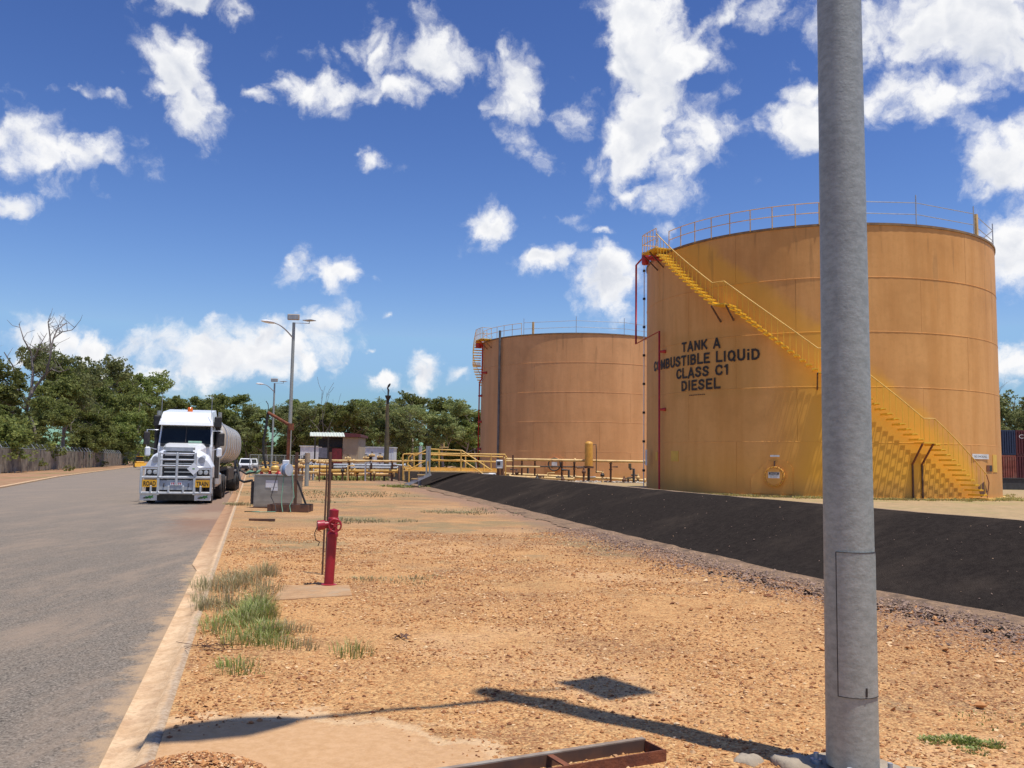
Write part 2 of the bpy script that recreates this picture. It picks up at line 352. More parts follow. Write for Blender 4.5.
def road_mat():
    m = bpy.data.materials.new('worn_asphalt'); m.use_nodes = True; g = NG(m.node_tree)
    p = m.node_tree.nodes['Principled BSDF']; tc = g.n('ShaderNodeTexCoord').outputs['Object']
    mp = g.n('ShaderNodeMapping'); g.l(tc, mp.inputs[0]); mp.inputs['Rotation'].default_value = (0, 0, rad(-16.2)); mp.inputs['Scale'].default_value = (1, .22, 1)
    mp.vector_type = 'POINT'
    st = g.noise(mp.outputs[0], 1.1, 10, .78); fine = g.noise(tc, 60, 4, .8); mid = g.noise(tc, 3, 10, .78)
    vo = g.n('ShaderNodeTexVoronoi'); g.l(tc, vo.inputs['Vector']); vo.inputs['Scale'].default_value = 70
    sc_ = g.n('ShaderNodeSeparateColor'); g.l(vo.outputs['Color'], sc_.inputs[0])
    col = g.mixc(g.ramp(fine, .35, .65), (.125, .104, .083), (.27, .232, .185))
    col = g.mixc(g.ramp(sc_.outputs[0], .75, .95, 0, .7), col, (.36, .30, .24))
    col = g.mixc(g.ramp(sc_.outputs[1], .7, .95, 0, .6), col, (.03, .028, .027))
    col = g.mixc(g.ramp(st, .42, .68, 0, .85), col, (.31, .235, .17))
    col = g.mixc(g.ramp(mid, .55, .75, 0, .5), col, (.23, .175, .12))
    sx = g.n('ShaderNodeSeparateXYZ'); g.l(tc, sx.inputs[0])
    # distance left of the kerb line
    e = g.math('MULTIPLY', g.math('ADD', g.math('ADD', sx.outputs[0], g.math('MULTIPLY', sx.outputs[1], .29)), .45), -1)
    e1 = g.math('ADD', e, g.math('MULTIPLY', g.math('SUBTRACT', g.noise(tc, 2.5, 7, .75), .5), .9))
    # sand washed out past the gutter
    col = g.mixc(g.ramp(e1, .30, .50, .95, 0), col, (.43, .30, .185))
    far = g.ramp(sx.outputs[1], 17, 26, 0, 1)
    e2 = g.math('ADD', e, g.math('MULTIPLY', g.math('SUBTRACT', g.noise(tc, .9, 7, .75), .5), 2.4))
    col = g.mixc(g.math('MULTIPLY', g.ramp(e2, .9, 1.9, .9, 0), far), col, (.26, .125, .07))
    px_ = g.math('ADD', sx.outputs[0], 8.5); py_ = g.math('MULTIPLY', g.math('SUBTRACT', sx.outputs[1], 27.), .8)
    pd = g.math('ADD', g.math('SQRT', g.math('ADD', g.math('MULTIPLY', px_, px_), g.math('MULTIPLY', py_, py_))), g.math('MULTIPLY', g.math('SUBTRACT', mid, .5), 5.))
    col = g.mixc(g.ramp(pd, .6, 2.4, .8, 0), col, (.40, .27, .165))
    far2 = g.ramp(sx.outputs[1], 8, 40, 0, .55); col = g.mixc(far2, col, (.27, .222, .18))
    g.l(col, p.inputs['Base Color']); p.inputs['Roughness'].default_value = 1.; p.inputs['Specular IOR Level'].default_value = .05
    b = g.n('ShaderNodeBump'); b.inputs['Strength'].default_value = .6; b.inputs['Distance'].default_value = .01
    g.l(g.math('ADD', fine, g.math('MULTIPLY', vo.outputs['Distance'], -1.)), b.inputs['Height']); g.l(b.outputs[0], p.inputs['Normal']); return m
M['ground'] = ground_mat(); M['road'] = road_mat()
M['dirt'] = mat('orange_dirt', (.40, .235, .135), (.30, .165, .09), .95, 0, 1.2, 7, .65, .4, 20, spec=.15, dirt=(.22, .19, .08), dscale=.12, damt=.8)
M['sandy'] = mat('sandy_concrete_gutter', (.66, .45, .26), (.52, .335, .185), .92, 0, 5, 9, .75, .5, 60, spec=.2, dirt=(.33, .28, .20), dscale=3.5, damt=.6)
M['bitumen'] = mat('bitumen_sprayed_bund', (.042, .034, .029), (.024, .0195, .0175), 1., 0, 9, 10, .85, 1.0, 55, spec=.0, dirt=(.085, .065, .05), dscale=.45, damt=.45)
M['pinkgravel'] = mat('pink_grey_gravel', (.37, .26, .165), (.26, .18, .115), .95, 0, 9, 8, .75, .6, 40, spec=.15)
M['toe'] = mat('mixed_toe_gravel', (.34, .22, .13), (.17, .115, .08), .97, 0, 13, 9, .8, .8, 45, spec=.1, dirt=(.06, .045, .038), dscale=1.6, damt=.75)
M['pad'] = mat('dry_grass_and_gravel_pad', (.44, .31, .165), (.33, .235, .125), .95, 0, 2.5, 8, .7, .4, 20, spec=.1, dirt=(.26, .25, .09), dscale=.35, damt=.5)

# ------------------------------------------------------------------ terrain
S = MB().add([(-1800, -400, -.16), (1800, -400, -.16), (1800, 2500, -.16), (-1800, 2500, -.16)], [(0, 1, 2, 3)]).build('ground', M['dirt']); tag(S, kind='structure')
M['padsand'] = mat('sand_covered_concrete', (.50, .31, .165), (.38, .22, .11), .95, 0, 6, 8, .7, .5, 70, spec=.1, dirt=(.46, .36, .24), dscale=3, damt=.8)
def kerb_mat():
    m = bpy.data.materials.new('kerb_concrete_with_sand'); m.use_nodes = True; g = NG(m.node_tree); p = m.node_tree.nodes['Principled BSDF']; tc = g.n('ShaderNodeTexCoord').outputs['Object']
    sx = g.n('ShaderNodeSeparateXYZ'); g.l(tc, sx.inputs[0]); X_, Y_ = sx.outputs[0], sx.outputs[1]
    off = g.math('MULTIPLY', g.math('ADD', g.math('ADD', X_, g.math('MULTIPLY', Y_, .29)), .45), -1)
    n1 = g.noise(tc, 4, 9, .75); n2 = g.noise(tc, 22, 6, .7); n3 = g.noise(tc, 1.1, 7, .7)
    col = g.mixc(g.ramp(n1, .36, .64), (.74, .52, .31), (.57, .37, .205)); col = g.mixc(g.ramp(n2, .45, .7, 0, .5), col, (.36, .23, .13))
    lip = g.ramp(g.math('ADD', off, g.math('MULTIPLY', g.math('SUBTRACT', n1, .5), .10)), .035, .075, 1, 0)
    col = g.mixc(g.math('MULTIPLY', lip, .65), col, g.mixc(g.ramp(n2, .4, .6), (.40, .33, .25), (.24, .17, .115)))
    far = g.math('ADD', g.ramp(Y_, 11, 22, 0, .75), g.ramp(n3, .52, .64, 0, .35), clamp=True); gut = g.ramp(off, .06, .12)
    col = g.mixc(g.math('MULTIPLY', far, gut), col, (.33, .175, .095))
    g.l(col, p.inputs['Base Color']); p.inputs['Roughness'].default_value = .97; p.inputs['Specular IOR Level'].default_value = .1
    b = g.n('ShaderNodeBump'); b.inputs['Strength'].default_value = .6; b.inputs['Distance'].default_value = .015; g.l(g.math('ADD', n1, n2), b.inputs['Height']); g.l(b.outputs[0], p.inputs['Normal']); return m
M['kerb'] = kerb_mat()
def kerbx(y): return -.45 - .29*y
def strip(name, fl, fr, y0, y1, n, z, m):
    mb = MB(); ys = [y0+(y1-y0)*i/n for i in range(n+1)]
    vs = [(fl(y), y, z) for y in ys] + [(fr(y), y, z) for y in ys]
    return tag(mb.add(vs, [(i, n+1+i, n+2+i, i+1) for i in range(n)]).build(name, m), kind='structure')
def roadleft(y): return np.interp(y, [-30, 10, 45.5, 72.9, 149, 200], [-4, -14.5, -25.9, -36.7, -63.4, -82])
strip('road', lambda y: float(roadleft(y)), lambda y: kerbx(y)-.20, -30, 200, 60, -.08, M['road'])
# left verge of orange dirt with its low concrete edging
strip('verge', lambda y: float(roadleft(y))-.28-26, lambda y: float(roadleft(y))-.28, -30, 200, 60, -.045, M['dirt'])
mb = MB(); ys = np.linspace(-20, 200, 80)
for a, b in zip(ys[:-1], ys[1:]):
    mb.bar((float(roadleft(a))-.14, a, -.075), (float(roadleft(b))-.14, b, -.075), .14, .28, up=(1, 0, 0))
tag(mb.build('road_edging', M['sandy']), kind='structure')

TOE = [(9.2, -8), (7.6, 2), (6.3, 6.5), (5.49, 9.66), (4.45, 12.2), (3.45, 16.3), (2.19, 21.8), (.94, 28.1), (-.39, 34.4), (-4.97, 55.4), (-10.2, 78), (-17, 110)]
def toex(y): return float(np.interp(y, [t[1] for t in TOE], [t[0] for t in TOE]))
def bumpz(x, y): return .022*(mnoise.noise(Vector((x*.8, y*.8, 0)))) + .012*mnoise.noise(Vector((x*3, y*3, 4)))
# verge between kerb and bund: grid rows
rows = list(np.linspace(-2, 14, 110)) + list(np.linspace(14.4, 40, 50)) + list(np.linspace(41, 110, 30)); NX = 64
V = []; F = []
for y in rows:
    xl, xr = kerbx(y)+.001, toex(y)+1.4
    for i in range(NX+1):
        x = xl+(xr-xl)*i/NX; e = min(1, (x-xl)/.4)
        V.append((x, y, bumpz(x, y)*e + .0))
for j in range(len(rows)-1):
    for i in range(NX):
        a = j*(NX+1)+i; F.append((a, a+1, a+NX+2, a+NX+1))
me = raw_mesh('gravel_verge', V, F, M['ground'], smooth=True); tag(link('gravel_ground', me), kind='structure')
# kerb + dished gutter
mb = MB(); ys = [-3+i*.75 for i in range(0, 150)]
prof = [(0.0, -.01), (-.04, .0), (-.12, -.005), (-.16, -.05), (-.36, -.072), (-.42, -.066)]
vs = []; fs = []
for y in ys:
    for (dx, z) in prof: vs.append((kerbx(y)+dx*(.72 if y < 14 else 1.0), y, z+.006*mnoise.noise(Vector((y*1.3, dx*6, 2)))))
n = len(prof)
for j in range(len(ys)-1):
    for i in range(n-1): fs.append((j*n+i, j*n+n+i, j*n+n+i+1, j*n+i+1))
tag(mb.add(vs, fs, True).build('kerb', M['kerb']), kind='structure')

# bund (embankment) with gravel crest and pad behind
def bund_rows():
    out = []
    for y in np.concatenate([np.linspace(-8, 30, 90), np.linspace(31, 110, 80)]):
        t = toex(y) + .12*mnoise.noise(Vector((y*.6, 0, 9))) + .05*mnoise.noise(Vector((y*3, 0, 1)))
        out.append((t, float(y)))
    return out
BR = bund_rows(); zf = lambda y: float(np.interp(y, [28, 46], [.955, 1.0]))
prof = [(-.25, -.03), (.0, .035), (.5, .24), (1.1, .49), (1.8, .76), (2.35, .92), (2.65, .955)]
vs = []; fs = []; n = len(prof)
for (t, y) in BR:
    for (dx, z) in prof: vs.append((t+dx, y+dx*.25, z*zf(y) + .012*mnoise.noise(Vector(((t+dx)*1.2, y*1.2, 3)))*(1 if z > .05 else .2)))
for j in range(len(BR)-1):
    for i in range(n-1): fs.append((j*n+i, j*n+i+1, j*n+n+i+1, j*n+n+i))
tag(MB().add(vs, fs, True).build('bund_slope', M['bitumen']), kind='structure')
prof = [(2.62, .950), (3.0, .935), (4.2, .84), (5.2, .62), (6.4, .36), (7.3, .30)]; vs = []; fs = []; n = len(prof)
for (t, y) in BR:
    for (dx, z) in prof: vs.append((t+dx, y+dx*.25, z*(zf(y) if dx < 6 else 1)+.01*mnoise.noise(Vector((t*2+dx, y*1.6, 5)))))
for j in range(len(BR)-1):
    for i in range(n-1): fs.append((j*n+i, j*n+i+1, j*n+n+i+1, j*n+n+i))
tag(MB().add(vs, fs, True).build('bund_crest', M['pinkgravel']), kind='structure')
# strip of pinkish spilled gravel along the toe
vs = []; fs = []
for j, (t, y) in enumerate(BR):
    w = .60+.30*mnoise.noise(Vector((y*.5, 3, 3)))+.22*mnoise.noise(Vector((y*2.6, 1, 3)))
    for dx, z in ((-w, .012), (-w*.5, .03), (.06, .05)): vs.append((t+dx, y, z+.012*mnoise.noise(Vector((t*3, y*4, dx)))))
for j in range(len(BR)-1):
    for i in range(2): fs.append((j*3+i, j*3+i+1, j*3+4+i, j*3+3+i))
tag(MB().add(vs, fs, True).build('toe_gravel', M['toe']), kind='structure')
# pad inside the bund
PADZ = .33
vs = [(t+6.9, y, PADZ-.02) for (t, y) in BR]+[(260, y*1.0, PADZ-.02) for (t, y) in BR]; n = len(BR)
tag(MB().add(vs, [(i, n+i, n+i+1, i+1) for i in range(n-1)]).build('tank_pad', M['pad']), kind='structure')

# ------------------------------------------------------------------ storage tanks
def tank_mat(name, base, dark, gold, seed, goldmask):
    m = bpy.data.materials.new(name); m.use_nodes = True; g = NG(m.node_tree)
    p = m.node_tree.nodes['Principled BSDF']; tc = g.n('ShaderNodeTexCoord').outputs['Object']
    mp = g.n('ShaderNodeMapping'); g.l(tc, mp.inputs[0]); mp.inputs['Scale'].default_value = (1, 1, .10); mp.inputs['Location'].default_value = (seed, 0, 0)
    sv = g.noise(mp.outputs[0], 1.5, 7, .62); blot = g.noise(tc, .35, 6, .6); fine = g.noise(tc, 5, 6, .7)
    col = g.mixc(g.ramp(sv, .34, .68), base, dark)
    col = g.mixc(g.ramp(blot, .42, .68, 0, .55), col, tuple(x*.80 for x in dark))
    col = g.mixc(g.ramp(fine, .45, .75, 0, .25), col, tuple(x*.75 for x in dark))
    sx = g.n('ShaderNodeSeparateXYZ'); g.l(tc, sx.inputs[0]); X, Y, Z = sx.outputs
    if goldmask:
        az = g.math('MULTIPLY', g.math('ARCTAN2', Y, X), 180/PI)   # azimuth in degrees
        line = g.math('MULTIPLY', g.math('ADD', az, 60.), -.1235)     # stair line above pad
        wob = g.math('MULTIPLY', g.math('SUBTRACT', blot, .5), 3.0)
        above = g.math('SUBTRACT', g.math('ADD', g.math('SUBTRACT', Z, line), wob), 1.7)
        gm = g.ramp(above, -.5, .45, 1, 0)
        right = g.ramp(g.math('ADD', az, wob), -58, -54, 1, 0)
        patch = g.math('ADD', g.ramp(az, -122, -104, .12, .9), g.math('MULTIPLY', g.ramp(Z, 0.2, 2.6, .25, 0), 1.))
        near = g.ramp(above, -3.2, -1.6, 0, .7)
        patch = g.math('MAXIMUM', patch, near, clamp=True)
        col = g.mixc(g.math('MULTIPLY', g.math('MULTIPLY', gm, right), patch), col, gold)
        tx = g.math('MULTIPLY', g.math('MULTIPLY', g.ramp(az, -160, -156, 0, 1), g.ramp(az, -126, -120, 1, 0)), g.math('MULTIPLY', g.ramp(Z, 4.3, 4.7, 0, 1), g.ramp(Z, 7.4, 7.8, 1, 0)))
        col = g.mixc(g.math('MULTIPLY', tx, .35), col, (.52, .27, .06))
    low = g.ramp(g.math('ADD', Z, g.math('MULTIPLY', sv, -1.2)), -.4, .5, .5, 0)
    col = g.mixc(low, col, (.52, .27, .08))
    hs = g.ramp(g.noise(mp.outputs[0], 3.1, 3, .5), 60e-2, .70, 0, .28); hs = g.math('MULTIPLY', hs, g.ramp(Z, 6.5, 12, 0, 1)); col = g.mixc(hs, col, (.16, .09, .04))
    g.l(col, p.inputs['Base Color']); p.inputs['Roughness'].default_value = .62; p.inputs['Specular IOR Level'].default_value = .3
    b = g.n('ShaderNodeBump'); b.inputs['Strength'].default_value = .25; b.inputs['Distance'].default_value = .05
    g.l(g.math('ADD', g.noise(tc, .9, 3, .5), g.math('MULTIPLY', fine, .08)), b.inputs['Height']); g.l(b.outputs[0], p.inputs['Normal']); return m
TM1 = tank_mat('ochre_tank_paint', (.76, .385, .125), (.66, .31, .088), (.82, .41, .045), 0, True)
TM2 = tank_mat('tan_tank_paint', (.73, .375, .158), (.65, .32, .128), (.70, .36, .06), 9, False)
M['rim'] = mat('weathered_tank_rim', (.20, .12, .07), (.30, .19, .09), .8, .1, 3)
M['text'] = mat('black_stencil_paint', (.022, .016, .012), (.05, .03, .015), .6, 0, 6)
M['patch'] = mat('yellow_primer_patch', (.78, .47, .07), (.70, .42, .06), .6, 0, 3)
M['roof'] = mat('tank_roof_paint', (.55, .40, .25), (.45, .30, .2), .7, 0, 1)
TR = 8.64; CH = 2.40; TH = 12.0

def text_geo(s, size, bold=.0, depth=.004):
    cu = bpy.data.curves.new('t', 'FONT'); cu.body = s; cu.size = size; cu.align_x = 'CENTER'; cu.offset = bold; cu.resolution_u = 3
    ob = bpy.data.objects.new('t', cu); me = bpy.data.meshes.new_from_object(ob)
    vs = [tuple(v.co) for v in me.vertices]; fs = [tuple(q.vertices) for q in me.polygons]
    bpy.data.objects.remove(ob); bpy.data.curves.remove(cu); bpy.data.meshes.remove(me)
    xs = [v[0] for v in vs]; cxm = (min(xs)+max(xs))/2
    return [(v[0]-cxm, v[1]) for v in vs], fs, max(xs)-min(xs)
def text_flat(s, w, h, m, parent, M4, name='lettering', bold=0):
    """flat lettering w wide, cap height h, in the plane of M4 (x right, y up, +z out)"""
    vs, fs, ww = text_geo(s, 1, bold); hh = .72
    return MB().add([M4 @ Vector((v[0]*w/ww, (v[1])*h/hh, 0)) for v in vs], fs).build(name, m, parent)
def wrap_text(s, azc, z, w, h, R, parent, m, bold=.02, name='lettering'):
    vs, fs, ww = text_geo(s, 1, bold)
    out = []
    for (x, y) in vs:
        a = azc + x*w/ww/R; out.append((R*math.cos(a), R*math.sin(a), z+y*h/.72))
    return MB().add(out, fs).build(name, m, parent)
def pol(R, a, z): a = rad(a); return Vector((R*math.cos(a), R*math.sin(a), z))

def make_tank(name, label, loc, TM, phase, yel0, yel1, group, scaf, plate):
    t = thing(name, label, 'storage tank', loc, 0, group)
    NP = 10
    MB().lathe([(TR-.03, .0), (TR-.03, TH)], n=96).build('inner_shell', TM, t)
    for c in range(5):
        off = phase + (c % 2)*PI/NP
        for k in range(NP):
            a0 = off + 2*PI*k/NP; pr = .012*(4-c)/4 + (.003 if k % 2 else 0)
            MB().arc(TR-.02, TR+pr, a0+.0006, a0+2*PI/NP-.0006, c*CH+.004, (c+1)*CH-.004, 12).build('steel_plate', TM, t)
    for c in range(1, 5):
        MB().ring((0, 0, c*CH), TR+.006, .014, n=144, m=8).build('weld_seam', TM, t)
    MB().lathe([(TR+.05, TH-.10), (TR+.05, TH+.0), (TR-.3, TH+.02)], n=120).lathe([(TR-.02, TH-.11), (TR+.05, TH-.10)], n=120).build('rim', M['rim'], t)
    MB().lathe([(TR-.1, TH+.01), (TR*.5, TH+.25), (0.01, TH+.38)], n=64).build('roof', M['roof'], t)
    MB().lathe([(TR+.16, -.05), (TR+.16, .045), (TR, .05)], n=96).build('base_plate', M['yellow'], t)
    # yellow handrail part of the way round, thin scaffold rail on the rest
    step = 6.6; a = yel0; posts = []
    while a <= yel1: posts.append(a); a += step
    for a in posts: MB().tube([pol(TR+.06, a, TH-.05), pol(TR+.06, a, TH+.95)], .024, 6).build('rail_post', M['yellow'], t)
    A = np.linspace(posts[0], posts[-1], 40)
    for z in (.5, .95): MB().tube([pol(TR+.06, a, TH+z) for a in A], .020, 5).build('handrail', M['yellow'], t)
    b0 = posts[-1]+1.0; A2 = [b0]+scaf+list(np.linspace(scaf[-1]+25, posts[0]+350, 8))
    for a in A2: MB().tube([pol(TR-.05, a, TH), pol(TR-.05, a, TH+1.35)], .026, 6).build('scaffold_post', M['galv_clean'], t)
    for z in (.48, 1.0): MB().tube([pol(TR-.05, a, TH+z) for a in A2], .020, 5).build('scaffold_rail', M['galv_clean'], t)
    MB().box(pol(TR-.02, plate, TH+.5), (.10, .16, 1.0), rad(plate)).build('rail_plate', M['pipe_yellow'], t)
    return t

T1 = Vector((15.86, 46.8, PADZ)); GRP = 'cylindrical diesel storage tanks inside the bund'
t1 = make_tank('storage_tank', 'nearest large ochre storage tank with black TANK A lettering and a yellow spiral staircase', T1, TM1, rad(-167), -159, -96, GRP, [-77.6, -52.8], -51.6)

def tread_mesh(Ri, Ro, da):
    mb = MB(); h = da/2; e = .17
    for a in (-h, h-e): mb.arc(Ri, Ro, rad(a), rad(a+e), -.075, 0, 1)
    for k in range(8):
        r0 = Ri+(Ro-Ri-.032)*k/7; mb.arc(r0, r0+.032, rad(-h+e), rad(h-e), -.040, -.002, 1)
    return mb.mesh('tread', M['stair'])
def stair(t, nodes, top_az, R=TR, rust=True):
    """nodes: (azimuth deg, deck z); treads, balusters and rail climb between them"""
    Ri, Ro = R+.10, R+.84
    wed = {}
    rail = []
    def tread(a, z, da=1.45):
        m_ = wed.get(da)
        if m_ is None: m_ = wed[da] = tread_mesh(Ri, Ro, da)
        share(m_, 'tread', t, (0, 0, z), (0, 0, rad(a)))
    bal = MB().tube([(0, 0, 0), (0, 0, 1.02)], .0125, 5, smooth=False).mesh('baluster', M['stair'])
    for (a0, z0), (a1, z1) in zip(nodes[:-1], nodes[1:]):
        if abs(z1-z0) < .01:
            MB().arc(Ri, Ro, rad(min(a0, a1)), rad(max(a0, a1)), z0-.05, z0, 5).build('landing', M['stair'], t)
            k = max(2, int(abs(a1-a0)/1.5))
            for i in range(k+1):
                a = a0+(a1-a0)*i/k; share(bal, 'baluster', t, tuple(pol(Ro-.02, a, z0-.05)))
        else:
            k = round(abs(z1-z0)/.205)
            for i in range(k):
                f = (i+.5)/k; a = a0+(a1-a0)*f; z = z0+(z1-z0)*(i+1)/k - .06
                tread(a, z); share(bal, 'baluster', t, tuple(pol(Ro-.02, a, z-.05)))
    rp = []
    for (a0, z0), (a1, z1) in zip(nodes[:-1], nodes[1:]):
        for q in range(10): rp.append(pol(Ro-.02, a0+(a1-a0)*q/10, z0+(z1-z0)*q/10+1.0))
    rp.append(pol(Ro-.02, nodes[-1][0], nodes[-1][1]+1.0))
    MB().tube(rp, .026, 6).build('stair_handrail', M['yellow'], t)
    # top platform
    a0, z0 = nodes[-1]
    MB().arc(R-.1, Ro+.03, rad(min(top_az, a0)), rad(max(top_az, a0)), TH+.0, TH+.06, 6).build('top_platform', M['stair'], t)
    for a in np.linspace(a0, top_az, 6): MB().tube([pol(Ro, a, TH), pol(Ro, a, TH+1.0)], .02, 5).build('rail_post', M['yellow'], t)
    for z in (.5, 1.0): MB().tube([pol(Ro, a, TH+z) for a in np.linspace(a0, top_az, 6)]+[pol(R, top_az, TH+z)], .02, 5).build('handrail', M['yellow'], t)
    for a in (top_az+1 if top_az > a0 else top_az-0, (a0+top_az)/2): MB().bar(pol(Ro-.05, a, TH-.02), pol(R+.01, a, TH-.75), .05).build('bracket', M['rust_brown'], t)
    return
P0 = PADZ
nodes = [(-60.4, .10), (-77.7, 2.75-P0), (-80.9, 2.75-P0), (-103.4, 5.70-P0), (-107.2, 5.70-P0), (-131.9, 8.97-P0), (-135.6, 8.97-P0), (-158.5, 12.06-P0)]
stair(t1, nodes, -168)
for a in (-78.2, -81.2, -103.6, -107.4, -131.6, -136.0):
    zd = [z for (q, z) in nodes if abs(q-a) < 1][0]
    MB().bar(pol(TR+.80, a, zd-.06), pol(TR+.03, a, zd-(.95 if a > -100 else .7)), .06).build('landing_strut', M['rust'] if a > -100 else M['rust_brown'], t1)
    if a in (-78.2, -81.2): MB().bar(pol(TR+.05, a, zd-.95), pol(TR+.05, a, .04), .06).build('strut_shadow_bar', M['rust_brown'], t1)  # brown bars drawn as the strut shadows running down the wall
# fixed vertical posts at the foot of the stair
MB().tube([pol(TR+.82, -60.4, .1), pol(TR+.84, -59.6, .75), pol(TR+.82, -60.4, 1.1)], .02, 5).build('rail_end', M['rust'], t1)
MB().arc(TR+.1, TR+1.0, rad(-61.5), rad(-58.5), -.02, .09, 3).build('stair_footing', M['yellow'], t1)
# lettering
WR = TR+.035
STROKE = {  # heavy block capitals: polylines on a unit-high cell
 'T': (.62, [[(0, .91), (.62, .91)], [(.31, .91), (.31, 0)]]), 'A': (.70, [[(.06, 0), (.35, .97), (.64, 0)], [(.17, .30), (.53, .30)]]),
 'N': (.66, [[(.09, 0), (.09, 1)], [(.09, .95), (.57, .05)], [(.57, 0), (.57, 1)]]), 'K': (.66, [[(.09, 0), (.09, 1)], [(.60, 1), (.12, .40)], [(.24, .56), (.62, 0)]]),
 'C': (.66, [[(.62, .70), (.54, .86), (.36, .92), (.17, .82), (.09, .5), (.17, .18), (.36, .08), (.54, .14), (.62, .30)]]), 'O': (.70, [[(.35, .92), (.16, .82), (.09, .5), (.16, .18), (.35, .08), (.54, .18), (.61, .5), (.54, .82), (.35, .92)]]),
 'Q': (.70, [[(.35, .92), (.16, .82), (.09, .5), (.16, .18), (.35, .08), (.54, .18), (.61, .5), (.54, .82), (.35, .92)], [(.42, .26), (.66, -.02)]]),
 'M': (.80, [[(.09, 0), (.09, 1)], [(.10, .95), (.40, .15), (.70, .95)], [(.71, 0), (.71, 1)]]), 'B': (.64, [[(.09, 0), (.09, 1)], [(.09, .91), (.40, .91), (.52, .80), (.50, .62), (.38, .53), (.09, .53)], [(.38, .53), (.54, .42), (.55, .22), (.42, .09), (.09, .09)]]),
 'U': (.66, [[(.09, 1), (.09, .30), (.18, .12), (.33, .08), (.48, .12), (.57, .30), (.57, 1)]]), 'S': (.62, [[(.55, .74), (.46, .88), (.30, .92), (.14, .84), (.10, .70), (.20, .57), (.44, .46), (.54, .32), (.48, .15), (.31, .08), (.14, .13), (.06, .28)]]),
 'I': (.24, [[(.12, 0), (.12, 1)]]), 'i': (.24, [[(.12, 0), (.12, .70)], [(.12, .84), (.12, 1)]]), 'L': (.56, [[(.09, 1), (.09, .09), (.56, .09)]]), 'E': (.60, [[(.56, .91), (.09, .91), (.09, .09), (.58, .09)], [(.09, .52), (.52, .52)]]),
 'D': (.66, [[(.09, 0), (.09, 1)], [(.09, .91), (.33, .91), (.52, .78), (.58, .5), (.52, .22), (.33, .09), (.09, .09)]]), '1': (.44, [[(.06, .74), (.26, .92)], [(.28, 0), (.28, 1)]]), ' ': (.34, [])}
def block_text(s_, azc, z, w, h, R, parent, m, sw=.205):
    tot = sum(STROKE[c][0]+.12 for c in s_)-.12; kx = w/tot; x0 = -w/2
    for ch in s_:
        cw, lines = STROKE[ch]; mb = MB(); lay = 0
        for ln in lines:
            pts = [Vector((p[0]*kx, p[1]*h)) for p in ln]
            for a, b in zip(pts[:-1], pts[1:]):
                d = b-a; L = d.length
                if L < 1e-5: continue
                d /= L; nrm = Vector((-d.y, d.x))*sw*h*.5; e = d*(sw*h*.26 if len(ln) > 2 else 0)
                q = [a-e-nrm, b+e-nrm, b+e+nrm, a-e+nrm]; lay += 1; RR = R+.0015*lay
                vs = [(RR*math.cos(azc+(x0+v.x)/R), RR*math.sin(azc+(x0+v.x)/R), z+v.y) for v in q]; mb.add(vs, [(0, 1, 2, 3)])
        if lines: mb.build('letter', m, parent)
        x0 += (cw+.12)*kx
block_text('TANK A', rad(-144.2), 7.07-P0, 2.42, .47, WR, t1, M['text'])
block_text('COMBUSTIBLE LIQUiD', rad(-147.4), 6.40-P0, 7.25, .50, WR, t1, M['text'])
block_text('CLASS C1', rad(-144.2), 5.79-P0, 3.3, .49, WR, t1, M['text'])
block_text('DIESEL', rad(-144.4), 5.18-P0, 2.42, .49, WR, t1, M['text'])
mbx = MB()
for i in range(9): mbx.arc(WR-.005, WR, rad(-148.6+i*.75), rad(-148.6+i*.75+.5), 4.93-P0, 4.975-P0, 1)
mbx.build('small_print', M['rust_brown'], t1)
# hatch
ha = -119.4; hz = 1.20-P0; n_ = pol(1, ha, 0)
def wallframe(a, z, R): 
    n = pol(1, a, 0); x = Vector((-n.y, n.x, 0)); return Matrix(((x.x, 0, n.x, n.x*R), (x.y, 0, n.y, n.y*R), (0, 1, 0, z), (0, 0, 0, 1)))
Wf = wallframe(ha, hz, TR)
octo = [(-1.05, -.75), (-1.05, -.1), (-.35, .68), (.5, .68), (.75, .4), (.75, -.75)]
MB().prism(octo, -.06, .03, Wf).build('reinforcing_plate', TM1, t1)
MB().lathe([(.44, 0), (.44, .20), (.0, .20)], Wf @ Vector((0, 0, 0)), 28, n_).lathe([(.36, .20), (.36, .24), (0, .24)], Wf @ Vector((0, 0, 0)), 28, n_).build('manhole_cover', TM1, t1)
for i in range(14):
    q = 2*PI*i/14; p_ = Wf @ Vector((.40*math.cos(q), .40*math.sin(q), .2)); MB().lathe([(.02, 0), (.02, .04), (0, .04)], p_, 6, n_).build('bolt', M['stair'], t1)
MB().tube([Wf @ Vector((0, .42, .12)), Wf @ Vector((0, .66, .12)), Wf @ Vector((.0, .66, .0))], .03, 6).build('davit_arm', M['rust_brown'], t1)
MB().ring(Wf @ Vector((0, 0, .21)), .42, .018, n_, 28, 6).build('cover_flange', M['vessel'], t1)
W2 = wallframe(ha, hz, TR+.245)
MB().prism([(-.24, -.07), (.24, -.07), (.24, .19), (-.24, .19)], 0, .01, W2).build('warning_sign', M['white'], t1)
MB().prism([(-.22, .08), (.22, .08), (.22, .18), (-.22, .18)], .011, .014, W2).build('sign_band', M['text'], t1)
text_flat('DANGER', .32, .06, M['white'], t1, W2 @ Matrix.Translation((0, .10, .016)))
text_flat('CONFINED SPACE', .42, .045, M['text'], t1, W2 @ Matrix.Translation((0, .02, .012)))
text_flat('NO ENTRY', .30, .045, M['text'], t1, W2 @ Matrix.Translation((0, -.045, .012)))
MB().prism([(-.2, -.04), (.2, -.04), (.2, .04), (-.2, .04)], 0, .02, wallframe(ha, 2.10-P0, TR+.02)).build('name_plate', M['white'], t1)
